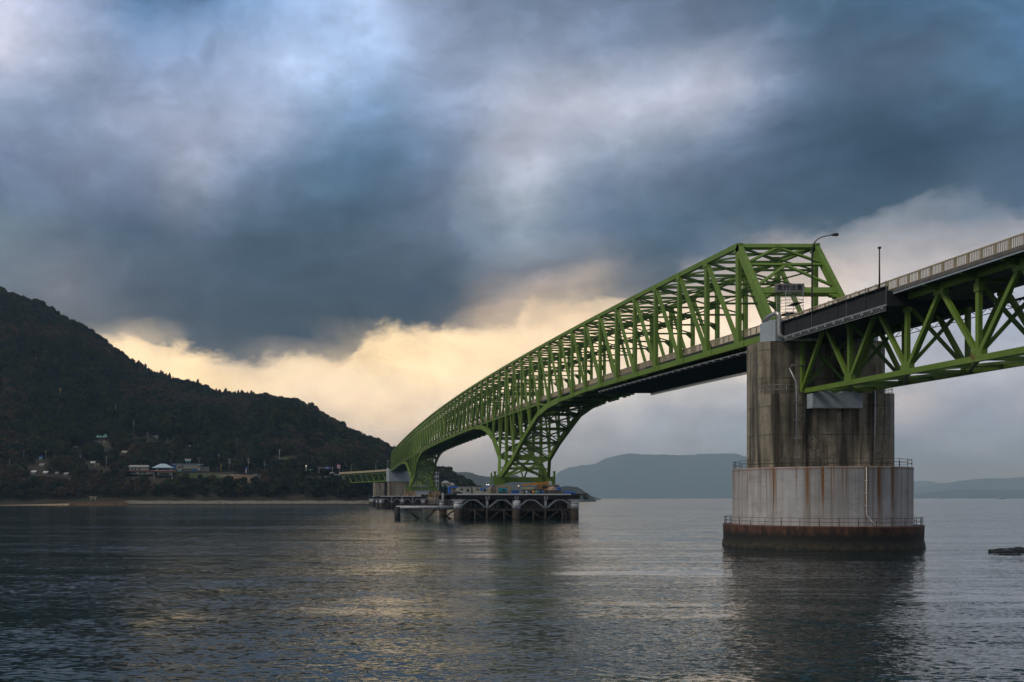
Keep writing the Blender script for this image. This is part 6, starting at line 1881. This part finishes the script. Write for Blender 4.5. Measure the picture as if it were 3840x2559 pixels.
protos = [crown_mesh('crown_a', 1, 420, {'h': 9.5}, M['leaf']), crown_mesh('crown_b', 2, 420, {'h': 8.0}, M['leaf']), crown_mesh('crown_c', 3, 420, {'h': 10.5}, M['leaf'], .7),
          crown_mesh('crown_d', 4, 380, {'h': 9.0}, M['autumn'], .7), crown_mesh('crown_e', 5, 380, {'h': 8.0}, M['autumn'], .7), crown_mesh('crown_f', 6, 260, {'h': 11, 'cone': 1}, M['leaf'], .7),
          twig_mesh('twig_a', 7), twig_mesh('twig_b', 8)]
pcoll = bpy.data.collections.new('forest_kinds')
for i, me in enumerate(protos):
    o = bpy.data.objects.new('tree_kind_%d' % i, me); pcoll.objects.link(o)
rg = np.random.default_rng(11)
P_, K_, S_, A_ = [], [], [], []
clr = np.array(CLEAR)
for u0, u1, dens in ((-1100, -60, 60), (-60, 1835, 1)):
    stepu = 0
for _try in range(52000):
    y = math.sqrt(rg.uniform(930 ** 2, 1530 ** 2))
    u = rg.uniform(-700, 1835)
    if u < -40 and rg.random() < .5: continue
    x = (u - UC) * y / FPX
    d = y - shoreY(u)
    if d < 5 or y > ridgeY(u) + 12: continue
    if u > 1440 and d < 60 and rg.random() < .8: continue
    if 42 < d < 56 and -300 < u < 1290: continue                     # the coast road
    if 480 < u < 800 and 28 < d < 62: continue
    if 1130 < u < 1300 and 30 < d < 62: continue
    z = terrain(x, y)
    if z < 2.6: continue
    v = VC - (z - CAMZ) * FPX / y
    if any(b[0] < u < b[1] and b[2] < v < b[3] for b in BARE): continue
    sc = rg.uniform(.75, 1.65)
    if d < 40: sc *= .78
    if y > ridgeY(u) - 25: sc *= rg.uniform(.55, 1.05)
    rpx = 4.6 * sc * FPX / y; hpx = 9.5 * sc * FPX / y
    m = (clr[:, 0] < u + rpx) & (clr[:, 1] > u - rpx) & (clr[:, 3] > v - hpx) & (clr[:, 2] < v) & (clr[:, 4] + 2 > y)
    if m.any(): continue
    n1 = mnoise.noise(Vector((x / 85, y / 110, 0.3))) + .35 * mnoise.noise(Vector((x / 18, y / 25, 2.3)))
    r = rg.random()
    top = y > ridgeY(u) - 20
    if top and 250 < u < 450 or top and 1240 < u < 1440: kk = [6, 7, 0, 1][int(rg.integers(4))]
    elif top and 500 < u < 950: kk = [5, 5, 0, 1][int(rg.integers(4))]
    elif n1 > .05: kk = [3, 4, 6, 7, 3, 0][int(rg.integers(6))]
    elif n1 < -.25 and r < .4: kk = 5
    else: kk = [0, 1, 2, 1, 2, 7][int(rg.integers(6))]
    P_.append((x, y, z - .6)); K_.append(kk); S_.append(sc); A_.append(rg.uniform(0, 6.28))
print('trees', len(P_))
me = bpy.data.meshes.new('forest'); me.from_pydata(P_, [], [])
for nm, ty, dat in (('kind_index', 'INT', K_), ('size', 'FLOAT', S_), ('turn', 'FLOAT', A_)):
    at_ = me.attributes.new(nm, ty, 'POINT'); at_.data.foreach_set('value', np.array(dat, dtype=np.int32 if ty == 'INT' else np.float32))
fo_ = bpy.data.objects.new('forest', me); COL.objects.link(fo_); tag(fo_, kind='stuff')
ng = bpy.data.node_groups.new('forest_spread', 'GeometryNodeTree')
ng.interface.new_socket('Geometry', in_out='INPUT', socket_type='NodeSocketGeometry'); ng.interface.new_socket('Geometry', in_out='OUTPUT', socket_type='NodeSocketGeometry')
N = ng.nodes; Lk = ng.links
gi = N.new('NodeGroupInput'); go = N.new('NodeGroupOutput')
ci = N.new('GeometryNodeCollectionInfo'); ci.inputs['Collection'].default_value = pcoll; ci.inputs['Separate Children'].default_value = True; ci.inputs['Reset Children'].default_value = True
ip = N.new('GeometryNodeInstanceOnPoints'); ip.inputs['Pick Instance'].default_value = True
def named(nm, ty):
    n = N.new('GeometryNodeInputNamedAttribute'); n.data_type = ty; n.inputs['Name'].default_value = nm; return n.outputs[0]
cx_ = N.new('ShaderNodeCombineXYZ'); Lk.new(named('turn', 'FLOAT'), cx_.inputs[2])
Lk.new(gi.outputs[0], ip.inputs['Points']); Lk.new(ci.outputs[0], ip.inputs['Instance']); Lk.new(named('kind_index', 'INT'), ip.inputs['Instance Index'])
Lk.new(cx_.outputs[0], ip.inputs['Rotation']); Lk.new(named('size', 'FLOAT'), ip.inputs['Scale']); Lk.new(ip.outputs[0], go.inputs[0])
md = fo_.modifiers.new('spread', 'NODES'); md.node_group = ng

# ------------------------------------------------------------------ haze
HX = MB(); HX.box((0, 13500, 444), (70000, 33000, 890))
hz_ = HX.build('haze', M['floor'], kind='stuff')
hm = bpy.data.materials.new('air'); hm.use_nodes = True
h = NT(hm.node_tree); ho = h.n('ShaderNodeOutputMaterial'); hv = h.n('ShaderNodeVolumePrincipled')
hv.inputs['Density'].default_value = 0.000066; hv.inputs['Color'].default_value = (0.50, 0.76, 1.0, 1); hv.inputs['Absorption Color'].default_value = (1, 1, 1, 1); hv.inputs['Anisotropy'].default_value = 0.2
h.t.links.new(hv.outputs[0], ho.inputs['Volume'])
hz_.data.materials.clear(); hz_.data.materials.append(hm)
